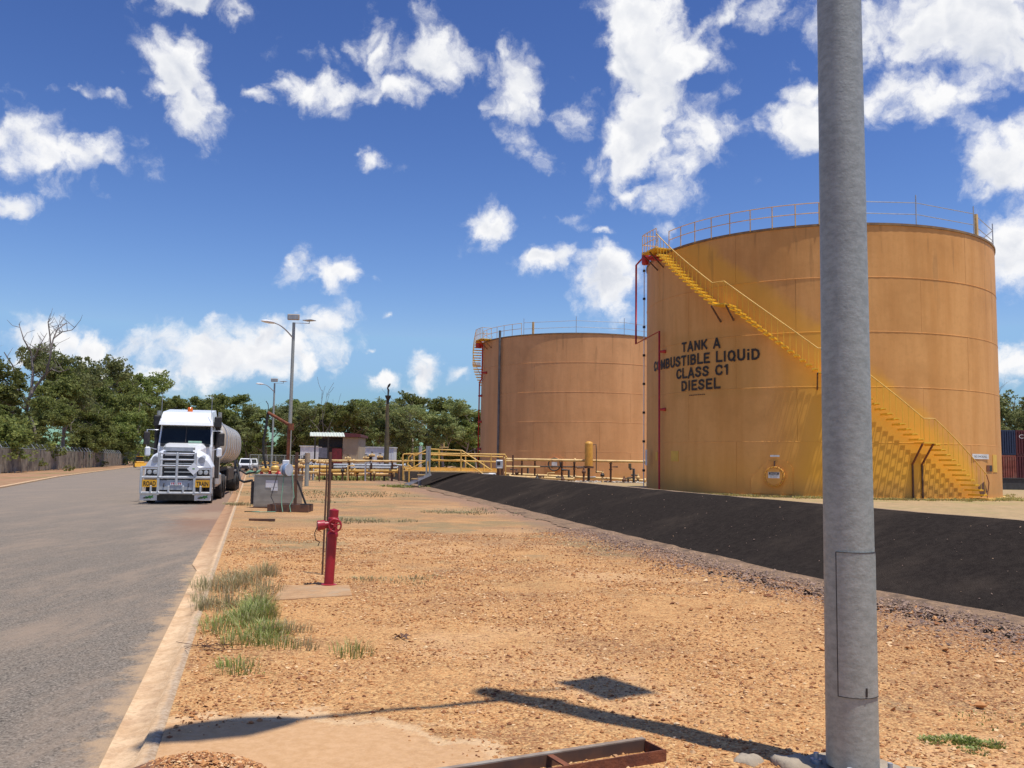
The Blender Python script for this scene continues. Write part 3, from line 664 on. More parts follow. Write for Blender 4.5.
for a, z, w, h, nm, mm in ((-156.1, 2.07, .60, .50, 'primer_patch', 'patch'), (-168.8, 2.07, .24, .42, 'primer_patch', 'patch'), (-43.5, 1.93, .62, .80, 'primer_patch', 'patch')):
    MB().arc(TR-.01, TR+.032, rad(a)-w/2/TR, rad(a)+w/2/TR, z-P0-h/2, z-P0+h/2, 12).build(nm, M[mm], t1)
Ws = wallframe(-54.2, 2.22-P0, TR+.025)
MB().prism([(-.72, -.11), (.72, -.11), (.72, .11), (-.72, .11)], 0, .012, Ws).build('wall_sign', M['white'], t1)
text_flat('NO SMOKING', 1.1, .10, M['text'], t1, Ws @ Matrix.Translation((0, -.05, .014)))
Wb = wallframe(-48.6, 1.70-P0, TR+.025)
MB().prism([(-.30, -.14), (0, -.14), (0, .14), (-.30, .14)], 0, .015, Wb).build('small_sign', M['rust'], t1)
MB().prism([(.003, -.14), (.30, -.14), (.30, .14), (.003, .14)], 0, .015, Wb).build('small_sign', M['dark'], t1)
MB().box(pol(TR+.35, -57.5, .45), (.03, .55, .5), rad(-40), M=Matrix.Rotation(rad(-57), 3, 'Z') @ Matrix.Rotation(rad(25), 3, 'X')).build('stair_side_sign', M['rust_brown'], t1)
# red foam line
pa = -163.6
rp = [pol(TR+.22, pa, .1), pol(TR+.22, pa, 8.32-P0), pol(TR+.75, -177.5, 7.95-P0), pol(TR+.75, -177.5, 12.15-P0), pol(TR+.60, -172, 12.35-P0), pol(TR+.35, -163, 12.15-P0)]
MB().tube(rp, .052, 8).build('foam_pipe', M['pipe_red'], t1)
MB().lathe([(.0, -.35), (.16, -.35), (.19, -.25), (.19, .28), (.0, .3)], pol(TR+.50, -171.5, 12.32-P0), 14).build('foam_chamber', M['pipe_red'], t1)
MB().tube([pol(TR+.5, -171.5, 12.3-P0), pol(TR+.0, -163, 12.0-P0)], .10, 10).build('foam_inlet', M['pipe_red'], t1)
for z in (7.4, 4.5):
    MB().tube([pol(TR+.24, pa+.3, z-P0-.12), pol(TR+.02, pa+1.9, z-P0-.12)], [.045, .09], 8).build('pipe_bracket', M['pipe_red'], t1)
MB().tube([pol(TR+.16, -187, .1), pol(TR+.16, -187, TH+.9)], .03, 6).build('gauge_pipe', M['white'], t1)
for z in np.arange(1, 12, 1.55): MB().lathe([(.075, -.06), (.075, .06), (.0, .06)], pol(TR+.16, -187, z), 8).build('pipe_clamp', M['dark'], t1)
MB().box(pol(TR+.3, -174.5, 2.0-P0), (.02, .3, .8), rad(-174)).build('gauge_plate', M['white'], t1)
# weed line at the foot
# ---- tank two
c2 = D(576.5, 464, 80.); T2 = Vector((c2.x, 80, PADZ-.12))
t2 = make_tank('storage_tank', 'farther tan storage tank with grey vertical pipe and yellow pipework before it', T2, TM2, rad(-100), -166, -120, GRP, [-95, -68, -40], -119.3)
stair(t2, [(150, 7.9), (178, 10.2), (183, 10.2), (196, 12.0)], 206)
MB().tube([pol(TR+.2, -142, 0.1), pol(TR+.2, -142, TH+.55)], .10, 8).build('vertical_pipe', M['pipegrey'], t2)
MB().tube([pol(TR+.18, -179, .1), pol(TR+.18, -179, 8.45), pol(TR+.2, -170, 8.6), pol(TR+.2, -165, 8.7), pol(TR+.2, -164.5, 11.9), pol(TR+.35, -172, 11.7)], .065, 6).build('foam_pipe', M['pipe_red'], t2)
MB().lathe([(.0, -.35), (.24, -.35), (.28, -.25), (.28, .28), (.0, .3)], pol(TR+.5, -166, 11.8), 12).build('foam_chamber', M['pipe_red'], t2)
for z in (9.2, 7.3, 5, 2.6):
    a = -161 if z > 9 else -172
    MB().tube([pol(TR+.3, a, z), pol(TR, a+2, z)], [.06, .12], 8).build('pipe_bracket', M['pipe_red'], t2)
W2_ = wallframe(-105.6, 1.35, TR)
MB().prism([(.62*math.cos(2*PI*(i+.5)/8)*1.35, .62*math.sin(2*PI*(i+.5)/8)*1.35) for i in range(8)], -.06, .03, W2_).build('reinforcing_plate', TM2, t2)
MB().lathe([(.56, 0), (.56, .25), (.0, .25)], W2_ @ Vector((0, 0, 0)), 24, pol(1, -105.6, 0)).build('manhole_cover', TM2, t2)
MB().ring(W2_ @ Vector((0, 0, .26)), .5, .05, pol(1, -105.6, 0), 20).build('cover_flange', M['dark'], t2)
MB().prism([(-.22, -.1), (.22, -.1), (.22, .2), (-.22, .2)], .26, .275, W2_).build('warning_sign', M['white'], t2)

# ------------------------------------------------------------------ lamp posts
PRJ = .2755
def make_lamp(loc, label, rz=0):
    t = thing('lamp_post', label, 'lamp post', loc, rz, 'galvanised lamp posts along the kerb')
    H = 9.0; R = lambda z: .140-.0052*z*.95
    R = lambda z: .1350 - .0036*z
    MB().tube([(0, 0, .03), (0, 0, 1), (0, 0, 3), (0, 0, 6), (0, 0, H)], [R(0), R(1), R(3), R(6), R(H)], 40).build('pole', M['galv'], t)
    MB().box((0, 0, -.008), (.33, .33, .03), rad(20)).build('base_plate', M['galv'], t)
    for k in range(4):
        a = rad(45+90*k+20); c = (.185*math.cos(a), .185*math.sin(a), .004)
        MB().lathe([(.032, 0), (.032, .028), (.0, .028)], c, 6).lathe([(.014, .028), (.014, .06), (0, .06)], c, 8).build('anchor_bolt', M['galv_clean'], t)
    # door hatch
    hd = MB()
    R0, z0, z1, a0, a1 = R(.75)+.004, .405, 1.155, rad(-139), rad(-35)
    for i in range(1):
        hd.arc(R0-.01, R0+.0016, a0, a1, z0, z1, 14)
    hd.build('access_door', M['galv'], t)
    MB().tube([(math.cos(a)*(R0+.001), math.sin(a)*(R0+.001), z) for a, z in [(a0, z0), (a0, (z0+z1)/2), (a0, z1)]], .003, 5).tube([(math.cos(a)*(R0+.001), math.sin(a)*(R0+.001), z1) for a in np.linspace(a0, a1, 12)], .0028, 5).tube([(math.cos(a)*(R0+.001), math.sin(a)*(R0+.001), z0) for a in np.linspace(a0, a1, 12)], .0028, 5).build('door_gap', M['dark'], t)
    MB().box((math.cos(rad(-78))*(R0+.002), math.sin(rad(-78))*(R0+.002), z0+.03), (.010, .008, .045), rad(-78)).build('door_latch', M['dark'], t)
    # curved outreach arm and street luminaire
    u = Vector((-.875, -.485, 0)); pts = []
    for i in range(13):
        q = i/12; pts.append(Vector((0, 0, 8.15)) + u*(1.42*q) + Vector((0, 0, .62*math.sin(q*PI*.5))))
    MB().tube(pts, [.042-.014*i/12 for i in range(13)], 8).build('outreach_arm', M['galv_clean'], t)
    lu = MB(); L0 = pts[-1]-u*.05
    sec = [(0, .05, .035), (.10, .12, .07), (.35, .20, .11), (.65, .19, .10), (.88, .12, .06), (.95, .02, .02)]
    x = Vector((-u.y, u.x, 0)); vs = []; fs = []; n = 12
    for (d, w, h) in sec:
        for k in range(n):
            a = 2*PI*k/n; vs.append(L0+u*d+x*(w*math.cos(a))+Vector((0, 0, h*math.sin(a)*(1 if math.sin(a) > 0 else .6))))
    for i in range(len(sec)-1):
        for k in range(n): fs.append((i*n+k, i*n+(k+1)%n, (i+1)*n+(k+1)%n, (i+1)*n+k))
    fs += [tuple(range(n-1, -1, -1)), tuple(len(vs)-n+k for k in range(n))]
    lu.add(vs, fs, True).build('luminaire', M['white'], t)
    # flood lights on a cross bar at the head
    MB().bar((0, 0, H-.02), (.90, .13, H+.05), .030).build('cross_bar', M['galv_clean'], t)
    MB().box((.28, -.15, H+.27), (.64, .13, .32), rad(-28), bev=.03).build('flood_light', M['pipe_tan'], t)
    MB().box((.245, -.215, H+.27), (.54, .012, .24), rad(-28)).build('flood_lens', M['lens'], t)
    MB().box((.885, .13, H+.22), (.60, .46, .045), rad(-56), bev=.012).build('panel_light', M['galv_clean'], t)
    MB().bar((.885, .13, H+.03), (.885, .13, H+.2), .03).build('panel_bracket', M['dark'], t)
    return t
lp = make_lamp((1.848, 4.905, 0), 'thick galvanised lamp post rising in the right foreground beside the rocks')
d1 = D(291, 400, 47.7); L1 = copy_tree(lp, (d1.x, 47.7, 0), rad(30), 'galvanised lamp post standing behind the stainless pump cabinet')
d2 = D(274, 400, 85.); L2 = copy_tree(lp, (d2.x, 85, -.1), rad(30), 'farthest lamp post against the trees beyond the pump cabinet')

for L_ in (L1, L2):
    for ch in L_.children:
        if ch.name.startswith('pole'): ch.scale = (.78, .78, 1)
        if ch.name.startswith('flood'): ch.location = (-.36, -.02, 0)

# near post surroundings: footing, rocks
rk = MB().lathe([(.30, -.05), (.28, .006), (.0, .012)], (1.848, 4.905, 0), 14); tag(rk.build('concrete_footing', M['concrete']), 'pale concrete footing ring under the foreground lamp post', 'footing')
def rock(name, label, c, r, seed, m, group=None, flat=.6):
    vs = []; fs = []; n, k = 20, 12
    for i in range(k+1):
        ph = PI*i/k
        for j in range(n):
            th = 2*PI*j/n; d = Vector((math.sin(ph)*math.cos(th), math.sin(ph)*math.sin(th), math.cos(ph)*flat))
            q = 1+.34*mnoise.noise(d*1.6+Vector((seed, 0, 0)))+.12*mnoise.noise(d*4+Vector((0, seed, 0))); vs.append(d*r*q)
    for i in range(k):
        for j in range(n): fs.append((i*n+j, (i+1)*n+j, (i+1)*n+(j+1)%n, i*n+(j+1)%n))
    o = MB().add(vs, fs, True).build(name, m); o.location = c; tag(o, label, 'rock', group); return o
rock('rock', 'large pale rock left of the foreground lamp post base', (1.56, 4.97, -.03), .13, 3, M['concrete'], 'rocks around the lamp post footing')
rock('rock', 'small pale rock touching the foot of the foreground lamp post on its left', (1.33, 5.04, -.02), .085, 11, M['concrete'], 'rocks around the lamp post footing')
rock('rock', 'low pale rock right of the foreground lamp post base', (2.20, 4.95, -.04), .08, 17, M['concrete'], 'rocks around the lamp post footing')

M['frame_pale'] = mat('worn_steel_angle', (.38, .33, .26), (.28, .20, .14), .6, .2, 6)
M['rust_gravel'] = mat('brown_gravel', (.26, .12, .06), (.17, .08, .045), .95, 0, 30, bump=.6, bscale=60)
# ------------------------------------------------------------------ hydrant, stakes, frame, pads
t = thing('fire_hydrant', 'tall dark red hydrant standpipe with hand wheel and side outlet on the gravel', 'hydrant', (-2.31, 11.6, 0))
t.rotation_euler = (0, rad(2.2), 0)
MB().tube([(0, 0, -.03), (0, 0, .70)], .063, 20).build('standpipe', M['red'], t)
MB().lathe([(.073, .62), (.075, .66), (.06, .70), (.06, .80), (.072, .81), (.072, .86), (.06, .87), (.062, .965), (.0, .985)], (0, 0, 0), 20).build('bonnet', M['red'], t)
MB().tube([(0, 0, .78), (-.11, -.04, .77)], .045, 12).tube([(-.10, -.035, .772), (-.16, -.055, .762)], .062, 12).build('side_outlet', M['red'], t)
MB().lathe([(.068, 0), (.068, .03), (.0, .035)], (-.16, -.055, .76), 10, (-.93, -.33, -.08)).build('outlet_cap', M['red'], t)
c_ = Vector((.045, -.10, .775)); w_ = MB().ring(c_, .078, .011, (.1, -1, .05), 22, 6)
for k in range(5):
    a = 2*PI*k/5+.3; w_.tube([c_, c_+Vector((.078*math.cos(a), 0, .078*math.sin(a)))], .008, 5)
w_.build('hand_wheel', M['red'], t); MB().tube([(0, 0, .775), (.045, -.11, .775)], .022, 8).build('valve_spindle', M['red'], t)
MB().tube([(-.19, -.06, .74), (-.215, -.07, .66), (-.20, -.06, .58), (-.15, -.04, .55), (-.17, -.02, .50)], .006, 4).build('cap_chain', M['dark'], t)
MB().lathe([(.10, -.01), (.10, .02), (.06, .03)], (0, 0, 0), 16).build('base_flange', M['red'], t)
o = MB().tube([(0, 0, -.05), (0, 0, 1.72)], .022, 8).build('steel_stake', M['rust_brown']); o.location = (D(330.2, 480, 12.75).x-.01, 12.75, 0); tag(o, 'taller brown steel stake rising behind the red hydrant', 'stake', None)
o = MB().tube([(0, 0, -.05), (.02, 0, 1.42)], .014, 6).build('steel_stake', M['rust_brown']); o.location = (D(326.8, 480, 12.7).x-.02, 12.7, 0); tag(o, 'thinner leaning steel rod left of the taller stake behind the hydrant', 'stake', None)

def quadslab(name, pts, z0, z1, m, kind='structure'):
    return MB().prism([(p[0], p[1]) for p in pts], z0, z1).build(name, m)
o = quadslab('concrete_pad', [G(273, 601), G(352, 596), G(349, 586), G(283, 586)], -.03, .012, M['padsand']); tag(o, 'thin sandy concrete pad at the foot of the hydrant', 'concrete pad')
a = G(666, 752, .05); b = G(452, 787, .05); ax = (b-a).normalized(); pr = Vector((-ax.y, ax.x, 0)); pr = pr if pr.y > 0 else -pr
an = math.atan2(ax.y, ax.x)
t = thing('angle_iron_tray', 'rusty angle iron tray frame lying on the gravel at the bottom edge', 'steel frame', (a.x, a.y, .0), an)
Wd = .19; sgn = 1 if (Matrix.Rotation(an, 3, 'Z') @ Vector((0, 1, 0))).dot(pr) > 0 else -1; L = 1.5
MB().box((L/2, 0, .032), (L, .008, .064)).box((L/2, sgn*.03, .004), (L, .055, .006)).build('front_rail', M['rust'], t)
MB().box((L/2, sgn*Wd, .032), (L, .008, .064)).build('back_rail', M['rust_brown'], t); MB().box((L/2, sgn*(Wd+.016), .067), (L, .035, .006)).build('rail_flange', M['frame_pale'], t)
MB().box((.004, sgn*Wd/2, .031), (.008, Wd-.012, .060)).build('end_plate', M['rust'], t)
for x in (.62, 1.3): MB().box((x, sgn*Wd/2, .06), (.035, Wd-.012, .008)).build('cross_bar', M['rust'], t)
MB().box((L/2-.02, sgn*Wd/2, .004), (L-.06, Wd-.07, .004)).build('tray_floor', M['dark'], t)
o = MB().box((0, 0, .03), (.66, .10, .06), rad(4)).build('steel_offcut', M['rust_brown']); o.location = G(262, 521); tag(o, 'short dark steel offcut on the dirt near the plinth', 'steel offcut')

# ------------------------------------------------------------------ gravel stones, mound, weeds
def stones_mesh(name, pos, size, m):
    n = len(pos); base = np.array([(1, 0, 0), (0, 1, 0), (-1, 0, 0), (0, -1, 0), (0, 0, .8), (0, 0, -.8)])
    f = np.array([(0, 1, 4), (1, 2, 4), (2, 3, 4), (3, 0, 4), (1, 0, 5), (2, 1, 5), (3, 2, 5), (0, 3, 5)])
    V = base[None]*(1+rng.uniform(-.35, .35, (n, 6, 1)))*size[:, None, None]*np.stack([rng.uniform(.7, 1.3, n), rng.uniform(.7, 1.3, n), rng.uniform(.45, .9, n)], -1)[:, None]
    a = rng.uniform(0, 2*PI, n); tl = rng.normal(0, .35, n); ca, sa = np.cos(a)[:, None], np.sin(a)[:, None]
    x, y, z = V[..., 0], V[..., 1], V[..., 2]; ct, st = np.cos(tl)[:, None], np.sin(tl)[:, None]
    y, z = y*ct-z*st, y*st+z*ct; V = np.stack([x*ca-y*sa, x*sa+y*ca, z], -1)+pos[:, None]
    F = (f[None]+np.arange(n)[:, None, None]*6).reshape(-1, 3); return raw_mesh(name, V.reshape(-1, 3), F, m, 3)
def stone_mat(name, cols):
    m = bpy.data.materials.new(name); m.use_nodes = True; g = NG(m.node_tree); p = m.node_tree.nodes['Principled BSDF']
    geo = g.n('ShaderNodeNewGeometry'); r = g.n('ShaderNodeValToRGB'); g.l(geo.outputs['Random Per Island'], r.inputs[0]); el = r.color_ramp.elements
    el[0].color = (*cols[0], 1); el[1].color = (*cols[-1], 1)
    for i, c in enumerate(cols[1:-1]): e = el.new((i+1)/(len(cols)-1)); e.color = (*c, 1)
    g.l(r.outputs[0], p.inputs['Base Color']); p.inputs['Roughness'].default_value = .9; p.inputs['Specular IOR Level'].default_value = .2; return m
M['stones'] = stone_mat('mixed_gravel', [(.15, .055, .028), (.40, .175, .07), (.60, .32, .13), (.46, .21, .08), (.78, .54, .29), (.26, .10, .045), (.56, .28, .10)])
M['stones2'] = stone_mat('pinkish_gravel', [(.12, .085, .07), (.30, .20, .15), (.22, .15, .12), (.40, .27, .19), (.48, .30, .17)])
def inwash(x, y): return ((x+1.2)*.75)**2 + ((y-5.0)*.95)**2
N = 125000; t_ = rng.uniform(0, 1, N); y = 3.6+(21-3.6)*t_**1.7; xl = -.45-.29*y+.03; xr = np.interp(y, [q[1] for q in TOE], [q[0] for q in TOE])+.2
x = xl+(xr-xl)*rng.uniform(0, 1, N)
keep = (np.sqrt(inwash(x, y)) > .8+rng.normal(0, .12, N)); dens = np.array([mnoise.noise(Vector((a*.9, b*.9, 7))) for a, b in zip(x, y)]); keep &= rng.uniform(-.45, .45, N) < dens*1.2+.12
keep &= ~((x > -2.75) & (x < -1.9) & (y > 10.2) & (y < 11.5))
x, y = x[keep], y[keep]; sz = np.exp(rng.normal(math.log(.0072), .45, len(x)))*(1+.045*np.clip(y-5, 0, 12)); sz = np.clip(sz, .0035, .022)
pos = np.stack([x, y, np.array([bumpz(a, b) for a, b in zip(x, y)])+sz*.25], -1)
tag(link('gravel', stones_mesh('gravel', pos, sz, M['stones'])), 'loose orange and tan gravel stones scattered over the verge', 'gravel', kind='stuff')
N = 24000; y = 4+(22-4)*rng.uniform(0, 1, N)**1.5; tx = np.interp(y, [q[1] for q in TOE], [q[0] for q in TOE]); x = tx+rng.normal(-.55, .55, N); x = np.minimum(x, tx+.1)
sz = np.exp(rng.normal(math.log(.009), .5, N)); sz = np.clip(sz, .005, .045)
tag(link('gravel', stones_mesh('gravel', np.stack([x, y, .03+sz*.2], -1), sz, M['stones2'])), 'pinkish grey gravel spilled along the foot of the black bund', 'gravel', kind='stuff')
N = 420; y = 5+9*rng.uniform(0, 1, N)**1.2; tx = np.interp(y, [q[1] for q in TOE], [q[0] for q in TOE]); x = tx-rng.uniform(.4, 3.4, N)**1.0
sz = np.clip(np.exp(rng.normal(math.log(.022), .35, N)), .012, .05)
tag(link('stones', stones_mesh('stones', np.stack([x, y, sz*.3], -1), sz, M['stones'])), 'coarser loose stones lying between the lamp post and the bund', 'stones', kind='stuff')
# clods of black bitumen broken off along the foot of the bund
N = 240; y = 5.5+8*rng.uniform(0, 1, N); tx = np.interp(y, [q[1] for q in TOE], [q[0] for q in TOE]); x = tx-.85+rng.normal(0, .10, N)-.1*(y-9)*.0
sz = np.clip(np.exp(rng.normal(math.log(.035), .4, N)), .015, .07)
tag(link('bitumen_clods', stones_mesh('bitumen_clods', np.stack([x, y, .0+sz*.05], -1), sz, M['bitumen'])), 'broken black bitumen crumbs in a line below the bund', 'bitumen crumbs', kind='stuff')
N = 380; y = 6+30*rng.uniform(0, 1, N)**1.6; f_ = rng.uniform(0, 1, N)**1.5; tx = np.interp(y, [q[1] for q in TOE], [q[0] for q in TOE]); pz = np.interp(y, [28, 46], [.955, 1.])*np.interp(f_*2.6, [0, .5, 1.1, 1.8, 2.35, 2.65], [.035, .24, .49, .76, .92, .955])
sz = np.clip(np.exp(rng.normal(math.log(.008), .4, N)), .005, .02)
tag(link('stones', stones_mesh('stones', np.stack([tx+f_*2.6, y+f_*.65, pz+.01], -1), sz, M['stones2'])), 'sparse pale stones lying on the black bund slope', 'stones', kind='stuff')
# mound of gravel on the kerb, bottom left
mc = G(196, 772); N = 2600; r_ = np.sqrt(rng.uniform(0, 1, N)); a_ = rng.uniform(0, 2*PI, N); x = mc.x+.34*r_*np.cos(a_)+.02; y = mc.y+.20*r_*np.sin(a_); z = .085*(1-r_**2)
vs = [(mc.x, mc.y, .075)]; fs = []; RN = 6
for i in range(1, RN+1):
    for k in range(24): q = i/RN; vs.append((mc.x+.36*q*math.cos(2*PI*k/24), mc.y+.22*q*math.sin(2*PI*k/24), .08*(1-q*q)-.004))
for k in range(24): fs.append((0, 1+k, 1+(k+1) % 24))
for i in range(RN-1):
    for k in range(24): a = 1+i*24+k; b = 1+i*24+(k+1) % 24; fs.append((a, a+24, b+24, b))
tag(MB().add(vs, fs, True).build('gravel_mound', M['rust_gravel']), 'low brown gravel mound spilling over the kerb at lower left', 'gravel mound')
sz = np.clip(np.exp(rng.normal(math.log(.008), .4, N)), .004, .02)
tag(link('gravel', stones_mesh('gravel', np.stack([x, y, z], -1), sz, M['stones'])), 'small stones covering the gravel mound on the kerb', 'gravel', kind='stuff')

def blades(centres, counts, rad_, hgt, w=.008, spread=.5):
    V = []; F = []
    for (c, n, R, H) in zip(centres, counts, rad_, hgt):
        for i in range(n):
            r = R*math.sqrt(random.random()); a = random.uniform(0, 2*PI); p = Vector((c[0]+r*math.cos(a), c[1]+r*math.sin(a), c[2]-.01))
            ld = Vector((math.cos(a)*r/R+random.gauss(0, .4), math.sin(a)*r/R+random.gauss(0, .4), 0))*spread; h = H*random.uniform(.5, 1.15)*(1-.35*r/R); ww = w*random.uniform(.6, 1.4)
            s_ = Vector((math.cos(a+1.3), math.sin(a+1.3), 0))*ww; m1 = p+ld*h*.3+Vector((0, 0, h*.6)); e = p+ld*h+Vector((0, 0, h*.85))
            o = len(V); V += [p-s_, p+s_, m1+s_*.7, m1-s_*.7, m1-s_*.7, m1+s_*.7, e+s_*.15, e-s_*.15]; F += [(o, o+1, o+2, o+3), (o+4, o+5, o+6, o+7)]
    return V, F
def leafmat(name, cs, tr=.25):
    m = stone_mat(name, cs); g = NG(m.node_tree); p = m.node_tree.nodes['Principled BSDF']; p.inputs['Roughness'].default_value = .6; p.inputs['Specular IOR Level'].default_value = .25
    tl = g.n('ShaderNodeBsdfTranslucent'); src = p.inputs['Base Color'].links[0].from_socket; g.l(src, tl.inputs[0])
    mx = g.n('ShaderNodeMixShader'); mx.inputs[0].default_value = tr; g.l(p.outputs[0], mx.inputs[1]); g.l(tl.outputs[0], mx.inputs[2])
    g.l(mx.outputs[0], m.node_tree.nodes['Material Output'].inputs[0]); return m
M['grass_pad'] = leafmat('pad_grass_blades', [(.30, .30, .08), (.46, .40, .14), (.55, .44, .18), (.24, .28, .06)])
M['grass_g'] = leafmat('green_weed', [(.14, .20, .04), (.26, .33, .07), (.38, .40, .14), (.52, .47, .24)])
M['grass_d'] = leafmat('dry_weed', [(.42, .34, .18), (.28, .26, .12), (.58, .48, .28), (.26, .28, .10)])
def tuft(label, px, py, R, H, n, m='grass_g', cat='weed', w=.006, clumps=1, group=None):
    c = G(px, py); cs = [(0, 0, 0)]
    for _ in range(clumps-1): dy = random.gauss(0, R*(1.9 if py > 560 and px < 300 else .9)); cs.append((random.gauss(0, R*.75)-.29*dy, dy, 0))
    V, F = blades(cs, [n//clumps]*clumps, [R*(1 if i == 0 else .6) for i in range(clumps)], [H*random.uniform(.6, 1) for _ in cs], w)
    o = link('weed_clump', raw_mesh('weed_clump', [tuple(v) for v in V], F, M[m])); o.location = c; tag(o, label, cat, None if clumps >= 5 else 'weeds along the kerb and on the gravel', 'stuff' if clumps >= 5 else None); return o
tuft('greenest leafy weed clump right of the kerb, in front of the dry grass', 252, 618, .27, .30, 1300, clumps=9, w=.0035)
tuft('bright green weed spilling low at the near end of the kerbside clump', 256, 640, .34, .22, 1200, clumps=10, w=.0035)
tuft('straw coloured dry grass clump farthest back beside the kerb', 240, 586, .36, .34, 1300, 'grass_d', clumps=12, w=.0035)
tuft('dry greyish grass creeping over the kerb edge left of the green clump', 222, 606, .20, .20, 500, 'grass_d', clumps=9, w=.0035)
tuft('pale wiry weed fringe right of the green clump', 278, 630, .24, .20, 450, 'grass_d', clumps=8, w=.003)
tuft('small weed patch among pebbles, nearest to the kerb', 243, 670, .16, .05, 160, clumps=5)
tuft('flat green weed mat right of the foreground lamp post', 955, 742, .13, .05, 900, clumps=9, w=.009)
tuft('thin green sprigs on the gravel beyond the weed mat', 985, 720, .25, .03, 60, clumps=6)
tuft('dark olive weed spots scattered right of the hydrant', 405, 580, .35, .10, 380, 'grass_d', clumps=9)
tuft('low dry weeds beside the red hydrant stakes', 345, 522, .8, .16, 500, 'grass_d', clumps=10, w=.012)
tuft('sparse dry weeds across the gravel halfway to the bund', 460, 512, 1.3, .12, 700, 'grass_d', clumps=16, w=.012)
tuft('green weeds at the foot of the yellow stairway', 404, 487, .9, .3, 420, clumps=7, w=.03)
tuft('rank green grass growing below the yellow pipe rack', 349, 480, 1.6, .7, 700, clumps=9, w=.05)
tuft('smaller rank grass patch right of the rack post', 376, 477, 1.2, .45, 400, clumps=7, w=.05)
tuft('dry low grass patch on the dirt behind the plinth', 330, 494, 3.0, .16, 1200, 'grass_d', clumps=24, w=.02)
tuft('low dry grass strip beside the kerb by the cabinet', 243, 505, .5, .2, 300, 'grass_d', clumps=9, w=.012)
# grass on the tank pad
cs = []; 
for i in range(260):
    a = random.uniform(-175, -35); p_ = T1+pol(TR+.25+abs(random.gauss(0, .5)), a, 0); cs.append((p_.x, p_.y, PADZ-.02))
for i in range(240): cs.append((random.uniform(19, 34), random.uniform(38, 48), PADZ-.02)) if True else None
cs = [c for c in cs if (c[0]-T1.x)**2+(c[1]-T1.y)**2 > (TR+.2)**2]
V, F = blades(cs, [16]*len(cs), [.25]*len(cs), [.17]*len(cs), .016)
tag(link('pad_grass', raw_mesh('pad_grass', [tuple(v) for v in V], F, M['grass_pad'])), 'short yellow green grass around the foot of the near tank', 'grass', kind='stuff')
o = MB(); 
for i in range(5): a = i*1.3; o.add([(0, 0, .01), (.07*math.cos(a), .07*math.sin(a), .03), (.1*math.cos(a+.3), .1*math.sin(a+.3), .015), (.05*math.cos(a+.6), .05*math.sin(a+.6), .05)], [(0, 1, 2, 3)])
o = o.build('dead_leaf', M['rust_brown']); o.location = G(401, 639); tag(o, 'curled dark red dead leaf on the open gravel', 'leaf')
o = MB(); random.seed(5)
for i in range(26):
    p0 = Vector((random.gauss(0, .12), random.gauss(0, .07), .01)); o.tube([p0, p0+Vector((random.gauss(0, .12), random.gauss(0, .06), random.uniform(0, .05)))], .003, 3)
o = o.build('dead_twigs', M['rust_brown']); o.location = G(205, 648); tag(o, 'heap of dead twigs lying beside the kerb', 'twigs')

# ------------------------------------------------------------------ trees
def vary(m):
    g = NG(m.node_tree); p = m.node_tree.nodes['Principled BSDF']; src = p.inputs['Base Color'].links[0].from_socket; oi = g.n('ShaderNodeObjectInfo'); hs = g.n('ShaderNodeHueSaturation')
    g.l(src, hs.inputs['Color']); g.put(hs.inputs['Value'], g.math('ADD', .80, g.math('MULTIPLY', oi.outputs['Random'], .75))); g.put(hs.inputs['Hue'], g.math('ADD', .485, g.math('MULTIPLY', oi.outputs['Random'], .02)))
    for l in list(m.node_tree.links):
        if l.from_socket == src and l.to_node != hs: to = l.to_socket; m.node_tree.links.remove(l); g.l(hs.outputs[0], to)
    return m
LEAF = [leafmat('eucalypt_leaves', [(.10, .135, .035), (.17, .20, .05), (.25, .27, .075), (.12, .15, .05)], .45),
        leafmat('paler_eucalypt_leaves', [(.13, .165, .055), (.20, .23, .08), (.28, .29, .11), (.15, .18, .07)], .45)]
M['bark'] = mat('grey_brown_bark', (.34, .29, .24), (.18, .14, .11), .9, 0, 3, stretch=(1, 1, .3), bump=.4)
M['deadwood'] = mat('bleached_dead_wood', (.24, .20, .17), (.13, .11, .095), .85, 0, 3, stretch=(1, 1, .3))
def grow(seed, H, spread, trunk_r, base_branch=.25, levels=3, kids=5):
    rs = random.Random(seed); segs = []; tips = []
    def branch(p, d, L, r, lev):
        n = 5; pts = [p]; rr = [r]
        for i in range(n):
            d = (d+Vector((rs.gauss(0, .12), rs.gauss(0, .12), .04+rs.gauss(0, .08)))).normalized(); p = p+d*L/n; pts.append(p); rr.append(r*(1-.62*(i+1)/n))
        segs.append((pts, rr))
        if lev == 0: tips.append((p, L)); tips.append((pts[3], L)); return
        for k in range(kids if lev > 1 else kids-1):
            t = base_branch+(1-base_branch)*(k+rs.random())/kids if lev == levels else .3+.7*rs.random()
            i = min(n-1, int(t*n)); q = pts[i].lerp(pts[i+1], t*n-i); a = rs.uniform(0, 2*PI); el = rs.uniform(.25, .95)
            nd = (Vector((math.cos(a)*spread, math.sin(a)*spread, el))).normalized(); branch(q, nd, L*rs.uniform(.42, .62), rr[i]*.6, lev-1)
        tips.append((p, L*.6))
    branch(Vector((0, 0, -.2)), Vector((rs.gauss(0, .05), rs.gauss(0, .05), 1)), H*.72, trunk_r, levels); return segs, tips
